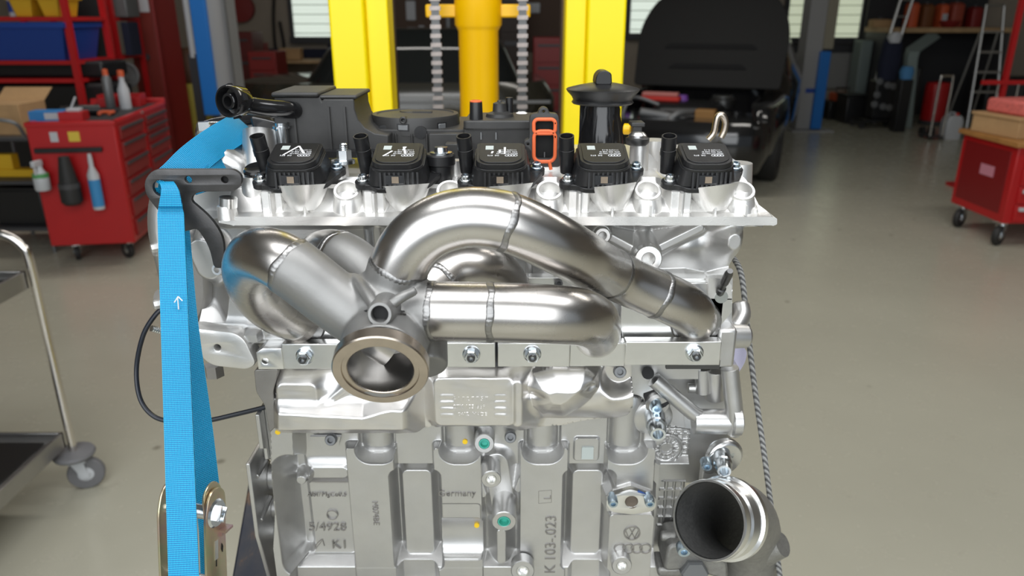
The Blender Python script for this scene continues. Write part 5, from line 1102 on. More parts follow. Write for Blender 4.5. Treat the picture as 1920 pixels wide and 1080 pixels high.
solo('black_jacket', 'black jacket hanging between the two red racks', 'jacket', (at(176, 100, 6.72).x, 6.74, at(170, 118, 6.72).z), [('cloth', MB().loft([[V((a*math.cos(t)*s, b*math.sin(t)*s, z)) for t in [2*PI*k/20 for k in range(20)]] for z, s, a, b in ((0, 1, .13, .08), (.2, 1.05, .15, .09), (.45, 1.0, .17, .09), (.60, .7, .17, .09), (.68, .3, .15, .08))]), mat('black_cloth', (.008, .008, .009), .9))])
solo('navy_folder', 'navy folder standing on second red rack', 'folder', (at(240, 85, YR2).x-.03, YR2+.15, z2[1]+.011), [('cover', MB().bx(-.03, .03, -.1, .1, 0, .28), navy_m, .004)])
c = at(240, 140, 6.76); solo('work_lamp', 'round grey lamp head on pole beside second red rack', 'lamp', (c.x, 6.76, 0), [('lamp_head', MB().lathe((0, 0, c.z), (0, -1, 0), [(.05, -.04), (.11, .02), (.11, .035), (.095, .037), (.09, .03), (0, .03)], 28), mid_m), ('pole', MB().cyl((0, 0, .02), (0, 0, c.z-.1), .012), darksteel), ('base', MB().bx(-.09, .09, -.09, .06, 0, .02), darksteel, .004)])
c = at(1697, 134, 10.8); solo('blue_cloth', 'light blue cloth draped on a low black box by the ladder', 'cloth', (c.x, 10.75, 0), [('cloth_fold', MB().loft([[V((0, 0, 0))+p_ for p_ in ellip(0, 0, a_, .08, z, 16, .7)] for z, a_ in ((c.z-.1, .07), (c.z, .09), (c.z+.07, .06))]), mat('light_blue_cloth', (.08, .26, .52), .8)), ('stand_box', MB().bx(-.08, .08, -.08, .08, 0, c.z-.1), black_pl, .01)])
# tall cabinet, hanging bits, pipe, bag
YT = 7.5; a, b = at(247, 100, YT), at(301, 100, YT)
tcab = thing('tall_cabinet', 'tall brownish red steel cabinet near blue lift column', 'cabinet', ((a.x+b.x)/2, YT+.25, 0)); part('body', MB().bx(a.x, b.x, YT, YT+.5, .06, 2.2), darkred_m, tcab, bevel=.01); part('plinth', MB().bx(a.x+.02, b.x-.02, YT+.02, YT+.48, 0, .06), dgrey_m, tcab); part('door', MB().bx(a.x+.015, b.x-.015, YT-.015, YT, .1, 2.15), mat('faded_red_door', (.20, .03, .022), .45), tcab, bevel=.004)
c = at(277, 107, YT); part('door_handle', MB().lathe((c.x, YT-.015, c.z), (0, -1, 0), [(.03, 0), (.03, .02), (0, .02)], 16), dgrey_m, tcab); c = at(271, 10, YT); part('notice', MB().bx(c.x-.045, c.x+.045, YT-.018, YT-.014, c.z-.06, c.z+.08), white_pl, tcab)
solo('white_pipe', 'pale vertical wall pipe beside blue lift column', 'pipe', (at(356, 60, 7.3).x, 7.3, 0), [('tube', MB().cyl((0, 0, at(356, 108, 7.3).z), (0, 0, 2.6), .028), white_pl), ('bracket', MB().bx(-.04, .04, -.02, .02, 0, 1.2), frame_m)])
solo('yellow_sack', 'olive yellow sack standing behind the blue lift column', 'sack', (at(360, 230, 8.2).x, 8.3, 0), [('sack_body', MB().loft([[V((.17*s*math.copysign(abs(cos(t))**.6, cos(t)), .15*s*math.copysign(abs(sin(t))**.6, sin(t)), z)) for t in [2*PI*k/24 for k in range(24)]] for z, s in ((0, .95), (.03, 1.05), (.3, 1.1), (.6, 1.0), (.82, .95), (.86, .8))]), olive_m)])
solo('brown_sack', 'brown leather bag hanging above the yellow sack', 'bag', (at(352, 128, 8.3).x, 8.3, .86), [('bag_body', MB().loft([[V((.17*s*cos(t), .12*s*sin(t), z)) for t in [2*PI*k/20 for k in range(20)]] for z, s in ((0, .8), (.05, 1.05), (.2, 1.0), (.32, .6), (.36, .2))]), mat('brown_leather', (.09, .04, .02), .6))]).location.z = .862
solo('long_broom', 'broom with grey brush head leaning near tall red cabinet', 'broom', (at(296, 60, 8.2).x, 8.6, 0), [('handle', MB().cyl((.10, -.1, .1), (-.12, .12, 2.0), .014), wood_m), ('brush_head', MB().bx(-.02, .20, -.15, -.05, 0, .1), dgrey_m, .01)])
# cardboard box on hand trolley, black low shelf
YL = 4.9; a, b = at(-60, 300, YL), at(62, 300, YL)
ls = thing('steel_trolley', 'dark steel trolley with slim frame standing left of red cabinet', 'trolley', ((a.x+b.x)/2, YL+.3, 0))
for z in (.18, .5, at(0, 258, YL).z): part('tray', MB().bx(a.x, b.x, YL, YL+.5, z-.025, z), dgrey_m, ls, bevel=.004)
ztl = at(0, 258, YL).z
for x in (a.x, b.x):
    for y in (YL+.02, YL+.48): part('frame_tube', MB().cyl((x, y, 0.0), (x, y, ztl), .012), mid_m, ls)
part('handle', MB().tube([V((a.x, YL-.02, ztl)), V((a.x+.02, YL-.12, ztl+.12)), V((b.x-.02, YL-.12, ztl+.12)), V((b.x, YL-.02, ztl))], .012, 12, 6), mid_m, ls)
c = at(8, 250, YL+.1); solo('cardboard_box', 'brown cardboard box with open flap at the left picture edge', 'box', (c.x, YL+.25, ztl+.001), [('carton', MB().bx(-.2, .13, -.15, .15, 0, .20), card_m, .003), ('flap', MB().loft([[V((-.2, .15, .20)), V((.13, .15, .20)), V((.17, .2, .28)), V((-.16, .2, .28))], [V((-.2, .155, .20)), V((.13, .155, .20)), V((.17, .205, .28)), V((-.16, .205, .28))]]), card_m)])
c = at(20, 395, 4.8); solo('yellow_beam', 'yellow steel beam lying on the dark trolley', 'beam', (c.x, YL+.18, .501), [('beam_body', MB().bx(-.4, .20, -.05, .05, 0, .05), yel_pl, .004), ('end_block', MB().bx(-.40, -.08, -.04, .04, .05, .15), yel_pl, .004)])
solo('black_bin', 'black lidded bin on the lowest tray of the dark trolley', 'bin', (a.x+.2, YL+.25, .181), [('bin_body', MB().bx(-.15, .18, -.18, .18, 0, .24), black_pl, .01), ('lid', MB().bx(-.16, .19, -.19, .19, .24, .26), black_pl, .004)])
# stainless service cart
YS = 2.18; XS = -1.478; zU = at(50, 512, YS).z
sc2 = thing('service_cart', 'stainless steel two-tray service cart with rounded tube handle', 'cart', (XS, YS, 0))
def cp_(name, mb, m, **k): return part(name, mb, m, sc2, **k)
cp_('frame_tube', MB().tube([V((XS, YS, .135)), V((XS, YS, .5)), V((XS, YS, zU+.03)), V((XS-.012, YS, zU+.085)), V((XS-.05, YS, zU+.118)), V((XS-.11, YS, zU+.125)), V((XS-.40, YS, zU+.125))], .0135, 16, 6), chrome)
cp_('frame_tube', MB().tube([V((XS, YS-.80, .135)), V((XS, YS-.80, zU+.03)), V((XS-.05, YS-.80, zU+.118)), V((XS-.40, YS-.80, zU+.125))], .0135, 16, 6), chrome)
for x in (XS-.55,):
    for y in (YS, YS-.80): cp_('frame_tube', MB().cyl((x, y, .135), (x, y, zU+.1), .0135), chrome)
for z in (.215, zU):
    t = cp_('tray', MB().bx(XS-.54, XS-.012, YS-.80, YS-.012, z-.012, z-.008).bx(XS-.022, XS-.012, YS-.80, YS-.012, z-.045, z+.012).bx(XS-.54, XS-.53, YS-.80, YS-.012, z-.045, z+.012).bx(XS-.54, XS-.012, YS-.022, YS-.012, z-.045, z+.012).bx(XS-.54, XS-.012, YS-.80, YS-.79, z-.045, z+.012), stainless, bevel=.002)
    part('tray_liner', MB().bx(XS-.50, XS-.05, YS-.76, YS-.05, z-.008, z-.004), mat('dark_tray_liner', (.10, .10, .10), .25, .9) if z < .5 else MATS['dark_tray_liner'], t, world=False, bevel=.002)
for x, y in ((0, 0), (0, -.80), (-.55, 0), (-.55, -.80)):
    caster(sc2, x, y, .058, grey_rubber, plate_z=.135, hub=white_pl, turn=-1.2, w=.028); cp_('bumper', MB().lathe((XS+x, YS+y, .125), (0, 0, 1), [(.03, 0), (.062, .004), (.066, .012), (.062, .02), (.02, .026)], 28), grey_rubber)

# ================================================================== lift columns
def column(name, label, px, py, w, dep, m1, blue_side, zb, zt_):
    c = atz(px, py, 0); t = thing(name, label, 'lift', (c.x, c.y, 0)); P_ = lambda n, mb, m, **k: part(n, mb, m, t, world=False, **k)
    P_('base_plate', MB().bx(-w*.7, w*.7, -dep*.3, dep*1.1, 0, .02), m1)
    P_('column_body', MB().bx(-w/2, w/2, 0, dep, .02, 3.4), m1, bevel=.01)
    return t, P_
c = at(375, 150, 6.6)
t = thing('lift_column', 'blue and grey vehicle lift column left of the yellow mast', 'lift', (c.x, 6.6, 0))
x0, x1, x2 = at(370, 110, 6.6).x, at(399, 110, 6.6).x, at(430, 110, 6.6).x
part('carriage', MB().bx(x0, x1, 6.58, 6.85, at(0, 216, 6.6).z, 2.6), blue_m, t, bevel=.008); part('column_body', MB().bx(x1-.01, x2, 6.62, 6.9, .02, 3.6), grey_m, t, bevel=.01); part('column_lip', MB().bx(x2-.012, x2+.012, 6.60, 6.64, .02, 3.6), mid_m, t); part('base_plate', MB().bx(x0-.1, x2+.15, 6.5, 7.05, 0, .02), grey_m, t)
c = atz(1512, 245, 0); Yc2 = c.y; x0, x1, x2 = at(1507, 120, Yc2).x, at(1536, 120, Yc2).x, at(1553, 120, Yc2).x
t = thing('lift_column', 'grey lift column with blue lower carriage right of black car', 'lift', (c.x, Yc2, 0))
part('column_body', MB().bx(x0, x1+.02, Yc2, Yc2+.3, .02, 3.6), grey_m, t, bevel=.01); part('carriage', MB().bx(x1-.02, x2, Yc2-.06, Yc2+.25, .03, at(0, 96, Yc2).z), blue_m, t, bevel=.01); part('cover', MB().bx(x1+.02, x2+.04, Yc2+.0, Yc2+.2, at(0, 92, Yc2).z, 3.4), mat('beige_cover', (.26, .24, .18), .6), t, bevel=.008); part('base_plate', MB().bx(x0-.1, x2+.15, Yc2-.15, Yc2+.5, 0, .02), grey_m, t)
a = at(1520, 170, Yc2-.005); part('plate_sign', MB().bx(a.x-.07, a.x+.05, Yc2-.006, Yc2, a.z-.03, a.z+.03), bluebox_m, t)

# ================================================================== cars
CA = thing('black_car', 'black car with its hood propped wide open', 'car', (1.42, 6.85, 0), math.radians(-24))
def CP(name, mb, m, **k): return part(name, mb, m, CA, world=False, **k)
b = MB(); b.loft([ellip(0, .35, .80, .42, .20), ellip(0, .33, .86, .47, .35), ellip(0, .33, .87, .47, .55), ellip(0, .36, .84, .44, .66)]); CP('front_bumper', b, car_m, ang=60)
for s in (-1, 1):
    f = MB(); f.loft([ellip(s*.78, 1.0, .10, .85, .35), ellip(s*.80, 1.0, .11, .88, .55), ellip(s*.77, 1.0, .12, .86, .74), ellip(s*.74, 1.0, .09, .80, .78)]); CP('fender', f, car_m, ang=60)
    CP('wheel', MB().lathe((s*.80-.1*s, .95, .33), (s, 0, 0), [(.2, 0), (.32, 0), (.33, .03), (.33, .17), (.31, .2), (.22, .2), (.20, .17), (.05, .16), (0, .16)], 32), rubber)
    CP('headlight', MB().loft([ellip(s*.62, .10, .17, .12, .52, 16), ellip(s*.62, .10, .17, .12, .63, 16)]), mat('headlight_glass', (.20, .21, .22), .1, .5) if s < 0 else MATS['headlight_glass'])
CP('engine_bay', MB().bx(-.70, .70, .15, 1.75, .35, .50), liner_m)
CP('cabin', MB().loft([ellip(0, 3.0, .86, 1.3, .35), ellip(0, 3.0, .88, 1.35, .80), ellip(0, 3.1, .80, 1.2, .95), ellip(0, 3.2, .62, .8, 1.42)]), car_m, ang=60)
hd = math.radians(22); hv = V((0, sin(hd), cos(hd))); ho = V((0, 1.62, .82)); hl = rounded([(-.77, 0), (.77, 0), (.80, .66), (.60, 1.03), (-.60, 1.03), (-.80, .66)], [.04, .04, .2, .32, .32, .2], 7)
hood = CP('hood', plate([hl], .03, fm(ho, (1, 0, 0), hv, V((1, 0, 0)).cross(hv)), .008), liner_m)
nn = V((1, 0, 0)).cross(hv)
for w2, z_ in ((.50, .42), (.42, .20)): part('hood_brace', MB().prism(rounded([(-w2, 0), (w2, 0), (w2-.06, .05), (-w2+.06, .05)], .02), ho+hv*z_-nn*.0+V((0, -.03, 0)), (1, 0, 0), hv, V((0, .02, 0))), MATS['black_cloth'], hood, world=False)
CP('engine_cover', MB().loft([ellip(0, .85, .34, .34, .50, 24, .4), ellip(0, .85, .33, .33, .68, 24, .4), ellip(0, .85, .28, .28, .73, 24, .4)]), black_pl, ang=50)
CP('battery_box', MB().bx(-.35, -.08, .22, .45, .50, .68), black_pl, bevel=.01); CP('battery_label', MB().bx(-.27, -.14, .217, .222, .56, .65), white_pl)
CP('slam_panel', MB().bx(-.72, .72, .06, .16, .60, .66), black_pl, bevel=.01)
CP('intake_pipe', MB().tube([V((-.30, .10, .70)), V((-.05, .18, .66)), V((.12, .12, .62)), V((.25, .02, .58))], .04, 16, 6).tube([V((-.05, .05, .60)), V((.05, .12, .70)), V((.16, .3, .70))], .03, 14, 6), mid_m)
CP('coolant_hose', MB().tube([V((-.52, .2, .55)), V((-.46, .25, .78)), V((-.38, .35, .80)), V((-.2, .4, .74))], .018, 12, 6), mid_m)
for x, y in ((-.62, .75), (-.10, 1.0)): CP('filler_cap', MB().lathe((x, y, .70), (0, 0, 1), [(.03, 0), (.06, .02), (.05, .08), (0, .085)], 20), purple_m)
CP('strut_top', MB().lathe((.28, 1.15, .66), (0, 0, 1), [(.13, 0), (.13, .08), (.08, .12), (0, .12)], 28), darksteel); CP('strut_ring', MB().lathe((.28, 1.15, .76), (0, 0, 1), [(.10, 0), (.11, .01), (.10, .02)], 28), zinc)
CP('brass_cover', MB().bx(.18, .36, .22, .34, .60, .73), mat('tan_plastic', (.33, .17, .05), .5), bevel=.01)
ca_ = lambda x, y, z: CA.location + Matrix.Rotation(math.radians(-24), 3, 'Z') @ V((x, y, z))
solo('red_cloth', 'folded red shop cloth lying in the open engine bay', 'cloth', ca_(-.28, .80, .735), [('cloth_fold', MB().bx(-.20, .20, -.07, .07, 0, .045), cloth_red, .012), ('top_fold', MB().bx(-.18, .18, -.05, .06, .045, .085), mat('pale_red_cloth', (.55, .20, .18), .8), .012)], math.radians(-24))
solo('red_funnel', 'orange-red funnel lying on the left fender of black car', 'funnel', ca_(-.70, .5, .785), [('cone', MB().lathe((0, 0, .06), (.9, 0, .25), [(.02, -.12), (.025, -.05), (.07, .08), (.075, .09), (.07, .09), (.02, -.03)], 24), orange_r)])
# parked car behind the mast
PC = thing('parked_car', 'dark olive parked car behind the yellow mast', 'car', (at(730, 120, 7.6).x, 7.6, 0), math.radians(4))
olive_car = mat('dark_olive_car_paint', (.030, .028, .020), .14, .2, coat=.5)
def PP(name, mb, m, **k): return part(name, mb, m, PC, world=False, **k)
PP('car_body', MB().loft([ellip(0, 1.0, 1.6, .86, .22, 40, .35), ellip(0, 1.0, 1.7, .90, .45, 40, .35), ellip(0, 1.0, 1.7, .90, .72, 40, .35), ellip(0, 1.0, 1.6, .84, .90, 40, .35)]), olive_car, ang=60)
PP('cabin', MB().loft([ellip(.2, 1.0, 1.15, .80, .88, 40, .4), ellip(.25, 1.0, .95, .68, 1.20, 40, .4), ellip(.3, 1.0, .78, .60, 1.38, 40, .4), ellip(.3, 1.0, .6, .4, 1.42, 40, .4)]), mat('tinted_car_glass', (.01, .012, .012), .06), ang=60)
PP('side_trim', MB().bx(-1.6, 1.6, .085, .10, .70, .73), mid_m)
for x in (-1.05, 1.05): PP('wheel', MB().lathe((x, .06, .32), (0, 1, 0), [(.0, 0), (.2, 0), (.22, .03), (.30, 0), (.32, .04), (.32, .2)], 32), rubber)

# ================================================================== centre background: benches, red cabinets, clutter
def cabinet(name, label, x0, y0, x1, y1, Y, dep, m, n=3, md=None):
    a, b_ = at(x0, (y0+y1)/2, Y), at(x1, (y0+y1)/2, Y); z1 = at(0, y0, Y).z; t = thing(name, label, 'cabinet', ((a.x+b_.x)/2, Y+dep/2, 0))
    part('body', MB().bx(a.x, b_.x, Y, Y+dep, .04, z1), m, t, bevel=.01)
    for i in range(n):
        h = (z1-.1)/n; d = part('drawer', MB().bx(a.x+.02, b_.x-.02, Y-.015, Y, .07+h*i, .07+h*i+h*.9), md or m, t, bevel=.004); part('drawer_handle', MB().bx(a.x+.06, b_.x-.06, Y-.03, Y-.015, .07+h*i+h*.7, .07+h*i+h*.8), dgrey_m, d, world=False)
    part('plinth', MB().bx(a.x+.02, b_.x-.02, Y+.02, Y+dep-.02, 0, .04), dgrey_m, t)
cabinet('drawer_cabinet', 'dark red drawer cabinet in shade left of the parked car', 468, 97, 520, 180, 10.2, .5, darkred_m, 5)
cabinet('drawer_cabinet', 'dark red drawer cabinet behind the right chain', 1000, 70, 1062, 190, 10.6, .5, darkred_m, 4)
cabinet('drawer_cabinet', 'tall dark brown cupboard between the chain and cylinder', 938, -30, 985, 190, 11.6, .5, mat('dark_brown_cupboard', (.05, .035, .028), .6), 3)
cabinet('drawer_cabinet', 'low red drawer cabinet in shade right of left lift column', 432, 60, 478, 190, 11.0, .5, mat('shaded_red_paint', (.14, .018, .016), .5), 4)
solo('workbench', 'long workbench along the far wall under the left window', 'bench', (at(640, 90, 12.2).x, 12.3, 0), [('bench_top', MB().bx(-1.7, 1.7, -.35, .4, .86, .90), wood_m, .004), ('leg', MB().bx(-1.65, -1.57, -.3, .35, 0, .86), dgrey_m), ('leg', MB().bx(1.57, 1.65, -.3, .35, 0, .86), dgrey_m), ('back_board', MB().bx(-1.7, 1.7, .36, .40, .9, 1.05), navy_m)])
bx0 = at(640, 90, 12.2).x
for i, (dx, w2, h, m, l) in enumerate(((-1.3, .12, .22, darkred_m, 'red toolbox at the left end of far workbench'), (-.8, .16, .14, card_m, 'brown carton on the far workbench beside red toolbox'), (-.1, .10, .2, navy_m, 'navy case on far workbench under window'), (1.2, .14, .24, black_pl, 'black case on far workbench right end'))):
    solo('bench_case', l, 'case', (bx0+dx, 12.25, .901), [('shell', MB().bx(-w2, w2, -.1, .1, 0, h), m, .01), ('lid', MB().bx(-w2-.005, w2+.005, -.105, .105, h, h+.03), m, .006)])
c = at(450, 15, 12.9); solo('red_extinguisher', 'red hose reel hanging high on the far wall', 'reel', (c.x, 12.99, c.z-.2), [('drum', MB().lathe((0, 0, .2), (0, -1, 0), [(.06, 0), (.22, .01), (.22, .12), (.06, .13)], 28), darkred_m), ('bracket', MB().bx(-.03, .03, -.02, 0, 0, .45), dgrey_m)]).name = 'hose_reel'
c = at(515, 40, 12.8); solo('wall_hose', 'dark air hose hanging on the far wall beside window', 'hose', (c.x, 12.9, c.z-.5), [('hose_loop', MB().tube([V((0, 0, .9)), V((-.05, 0, .5)), V((-.06, 0, .1)), V((0, -.02, 0)), V((.08, 0, .1)), V((.05, 0, .5))], .025, 10, 5), black_pl), ('hook', MB().bx(-.03, .03, -.03, .09, .88, .92), dgrey_m)])
# bright panes seen between the chains, hanging tools
wl = thing('tool_board', 'brown tool board on the far wall behind the chains', 'board', (at(900, 60, 12.9).x, 12.95, at(900, 60, 12.9).z))
a, b_ = at(742, 60, 12.92), at(1050, 60, 12.92); part('board', MB().bx(a.x, b_.x, 12.93, 12.99, 1.0, 2.2), mat('brown_board', (.10, .06, .04), .7), wl, bevel=.004)
for px, py, w2, h2, m in ((770, 20, .16, .30, white_pl), (790, 55, .10, .12, white_pl), (840, 40, .08, .26, mid_m), (1000, 15, .22, .16, white_pl)):
    c = at(px, py, 12.9); part('hung_tool', MB().bx(c.x-w2/2, c.x+w2/2, 12.90, 12.93, c.z-h2/2, c.z+h2/2), m, wl, bevel=.02)

# ================================================================== right background
YB_ = 11.9
a, b_ = at(1664, 60, YB_), at(1900, 60, YB_); zt_ = at(0, 52, YB_).z
wb = thing('workbench', 'cluttered workbench with pale wooden edge at the right back', 'bench', ((a.x+b_.x)/2, YB_+.4, 0)); part('bench_top', MB().bx(a.x, b_.x, YB_, YB_+.8, zt_-.07, zt_), wood_m, wb, bevel=.004)
for x in (a.x+.05, b_.x-.05): part('leg', MB().bx(x-.04, x+.04, YB_+.05, YB_+.75, 0, zt_-.07), dgrey_m, wb)
part('back_panel', MB().bx(a.x, b_.x, YB_+.78, YB_+.82, 0, 2.4), mat('dark_back_panel', (.03, .03, .034), .7), wb)
for px, w2, h, m, n, l in ((1668, .20, .12, card_m, 'carton', 'flat brown carton at left end of right workbench'), (1725, .10, .36, orange_r, 'oil_canister', 'orange-red canister on right workbench near ladder'), (1752, .12, .34, mat('rust_brown_case', (.20, .07, .02), .6), 'brown_case', 'rust brown case on right workbench'), (1782, .09, .34, orange_r, 'oil_canister', 'orange canister with white label on right workbench'), (1808, .13, .36, mat('brick_red_drum', (.38, .07, .04), .5), 'oil_drum', 'brick red drum on right workbench'), (1845, .12, .30, darkred_m, 'red_box', 'dark red box on right workbench beside stepladder')):
    c = at(px, 40, YB_+.2); ps = [('body', MB().loft([ellip(0, 0, w2*.75, .12, 0, 20, .4), ellip(0, 0, w2*.75, .12, h*.9, 20, .4), ellip(0, 0, w2*.5, .08, h, 20, .4)]), m), ('cap', MB().cyl((0, 0, h), (0, 0, h+.03), .03), dgrey_m)]
    if px == 1782: ps.append(('label', MB().bx(-.04, .04, -.125, -.119, .08, .2), white_pl))
    solo(n, l, n.split('_')[-1] if '_' in n else n, (c.x, YB_+.5, zt_+.001), ps)
c = at(1793, 60, YB_-.1); solo('red_bowl', 'dark red dish hanging off the wooden bench edge', 'bowl', (c.x, YB_+.12, zt_+.001), [('dish', MB().lathe((0, 0, 0), (0, 0, 1), [(.08, 0), (.14, .07), (.15, .1), (.135, .1), (.07, .02), (0, .015)], 28), darkred_m)])
# leaning aluminium ladder
alu = mat('ladder_aluminium', (.50, .50, .49), .38, .9)
def ladder(name, label, p0, p1, wv_, n, r=.016, sec=None):
    t = thing(name, label, 'ladder', tuple(p0)); wv_ = V(wv_)
    for s in (-1, 1): part('stile', MB().tube([p0+wv_*s, p1+wv_*s], r*1.5, 8), alu, t)
    for i in range(n):
        q = p0.lerp(p1, (i+.6)/n); part('rung', MB().tube([q-wv_, q+wv_], r, 10), alu, t)
    return t
b0 = atz(1655, 178, 0); Yl = 11.62; p0 = at(1655, 150, Yl); p0.z = 0.32; p1 = at(1706, -40, Yl+.5)
ladder('ladder', 'bare aluminium ladder leaning beside the black wheeled stand', V((at(1632, 200, Yl).x, Yl, .0)), V((at(1714, -45, Yl+.2).x, Yl+.2, at(1714, -45, Yl+.2).z)), (.088, 0, 0), 9, .015)
Ys = 10.75; xa_ = at(1856, 60, Ys).x; sl = thing('stepladder', 'aluminium stepladder with square top hoop in front of workbench', 'ladder', (xa_, Ys, 0))
zt2 = at(0, 10, Ys).z
for s in (-1, 1): part('stile', MB().tube([V((xa_+s*.20, Ys-.25, 0)), V((xa_+s*.12, Ys+.0, zt2))], .018, 8), alu, sl); part('rear_leg', MB().tube([V((xa_+s*.18, Ys+.35, 0)), V((xa_+s*.12, Ys+.02, zt2-.35))], .014, 8), alu, sl)
part('top_hoop', MB().tube([V((xa_-.12, Ys, zt2)), V((xa_+.12, Ys, zt2))], .018, 10), alu, sl)
for i, z in enumerate((.3, .56, .82, 1.08, 1.34)):
    if z < zt2-.1: f = z/zt2; part('step', MB().bx(xa_-.20+.08*f, xa_+.20-.08*f, Ys-.25+.25*f-.04, Ys-.25+.25*f+.05, z-.012, z+.012), alu, sl)
# black wheeled stand with hanging gear
Yw = 11.2; c = at(1662, 150, Yw); ws = thing('wheeled_stand', 'black wheeled equipment stand with dark gear hung over it', 'stand', (c.x, Yw, 0))
part('base', MB().bx(c.x-.30, c.x+.26, Yw-.2, Yw+.2, .09, .13).bx(c.x-.46, c.x-.2, Yw-.22, Yw-.15, .08, .11), black_pl, ws, bevel=.006); part('pole', MB().cyl((c.x, Yw, .13), (c.x, Yw, at(0, 60, Yw).z), .03), darksteel, ws)
zc_ = at(0, 150, Yw).z
part('gear_cover', MB().loft([[V((c.x, Yw, 0))+p_ for p_ in ellip(0, 0, a_, .11, z, 20, .7)] for z, a_ in ((zc_-.02, .13), (zc_+.25, .15), (at(0, 82, Yw).z, .13), (at(0, 66, Yw).z, .08))]), navy_m, ws, ang=60)
part('white_cloth', MB().loft([[V((c.x, Yw-.02, 0))+p_ for p_ in ellip(-.02, -.06, a_, .07, z, 16, .7)] for z, a_ in ((at(0, 80, Yw).z, .07), (at(0, 68, Yw).z, .10), (at(0, 60, Yw).z, .05))]), white_pl, ws, ang=60)
for i, (px, py) in enumerate(((1650, 153), (1665, 160), (1676, 162), (1645, 178), (1656, 200), (1668, 202), (1640, 196))):
    p_ = at(px, py, Yw-.16); part('dial', MB().lathe(p_, (0, -1, 0), [(.04, -.04), (.047, -.01), (.047, 0), (.038, .002), (.034, -.004), (0, -.004)], 20), mid_m, ws)
part('control_body', MB().bx(c.x-.19, c.x+.11, Yw-.13, Yw+.12, .13, zc_), black_pl, ws, bevel=.02)
for x in (-.33, .17):
    for y in (-.16, .16): part('wheel', MB().lathe((c.x+x, Yw+y-.015, .045), (0, 1, 0), [(.02, 0), (.045, 0), (.045, .03), (.02, .03)], 20), rubber, ws)
# grey-green bent frame
Yf_ = 11.1; gf = thing('bent_frame', 'grey-green bent metal chute frame right of the ladder', 'frame', (at(1712, 150, Yf_).x, Yf_, 0))
P3 = [(1706, 210, Yf_), (1708, 160, Yf_), (1712, 110, Yf_), (1716, 97, Yf_), (1732, 86, Yf_+.15), (1755, 70, Yf_+.3)]
L3 = [A(*p) for p in P3]; L3[0].z = 0
mb = MB(); mb.loft([[p+V((-.07, 0, 0)), p+V((.07, 0, 0)), p+V((.07, .13, .05)), p+V((-.07, .13, .05))] for p in L3]); part('channel', mb, teal_m, gf, bevel=.004)
part('inner_panel', MB().bx(L3[0].x+.06, L3[0].x+.14, Yf_+.1, Yf_+.3, 0, .85), black_pl, gf, bevel=.02)
Yg2 = 12.3; a, b_ = at(1612, 110, Yg2), at(1633, 110, Yg2); gc = thing('green_locker', 'narrow grey-green locker standing at the far wall', 'locker', ((a.x+b_.x)/2, Yg2+.15, 0)); part('body', MB().bx(a.x, b_.x, Yg2, Yg2+.3, .0, at(0, 76, Yg2).z), teal_m, gc, bevel=.01); part('door', MB().bx(a.x+.01, b_.x-.01, Yg2-.012, Yg2, .05, at(0, 78, Yg2).z), teal_m, gc, bevel=.003)
Yo = 12.2; c = at(1580, 168, Yo); solo('orange_toolbox', 'orange and black toolbox at far wall behind lift column', 'toolbox', (c.x, Yo, 0), [('body', MB().bx(-.24, .24, -.15, .15, 0, .28), black_pl, .02), ('lid', MB().bx(-.14, .16, -.16, .16, .28, .40), orange_r, .01), ('handle', MB().tube([V((-.1, 0, .40)), V((-.1, 0, .48)), V((.1, 0, .48)), V((.1, 0, .40))], .012, 8), dgrey_m)])
c = at(1600, 190, 11.7); solo('black_crate', 'black crate on the floor beside the green locker', 'crate', (c.x, 11.75, 0), [('body', MB().bx(-.16, .16, -.2, .2, 0, .40), black_pl, .02), ('lid', MB().bx(-.17, .17, -.21, .21, .40, .43), black_pl, .008)])
# red barrel, chrome trolley bars, jerrycan, dark machine
Yk = 8.0; c = atz(1746, 233, 0); Yk = c.y; rb_ = thing('red_barrel', 'dark red vacuum drum in shade behind chrome handle', 'drum', (c.x, Yk, 0)); zk = at(0, 152, Yk).z
part('drum', MB().lathe((c.x, Yk, .06), (0, 0, 1), [(.16, 0), (.17, .01), (.17, zk-.12), (.15, zk-.08), (0, zk-.06)], 32), red_m, rb_); part('wheel_ring', MB().lathe((c.x, Yk, 0), (0, 0, 1), [(.17, 0), (.19, .02), (.17, .06)], 28), dgrey_m, rb_)
def hoop(name, label, px, pyb, pyt, dx, m=chrome):
    c = atz(px, pyb, 0); z = at(px, pyt, c.y).z; t = thing(name, label, 'trolley', (c.x, c.y, 0))
    part('handle', MB().tube([V((c.x, c.y, .05)), V((c.x, c.y, z-.06)), V((c.x+.03, c.y, z)), V((c.x+dx-.03, c.y, z)), V((c.x+dx, c.y, z-.06)), V((c.x+dx, c.y, .05))], .014, 12, 5), m, t)
    part('toe_plate', MB().bx(c.x-.02, c.x+dx+.02, c.y-.02, c.y+.25, .03, .05), dgrey_m, t)
    for x in (c.x+.02, c.x+dx-.02): part('wheel', MB().lathe((x-.02, c.y+.24, .07), (1, 0, 0), [(.03, 0), (.07, 0), (.07, .04), (.03, .04)], 20), rubber, t)
    return t
hoop('hand_trolley', 'chrome-handled trolley beside the dark red drum', 1742, 262, 143, .16)
hoop('hand_trolley', 'double chrome hoop trolley behind the red cart', 1850, 262, 154, .26)
c = atz(1787, 262, 0); jz = at(0, 218, c.y).z; j = thing('jerrycan', 'white plastic jerrycan with red cap on the floor', 'can', (c.x, c.y, 0))
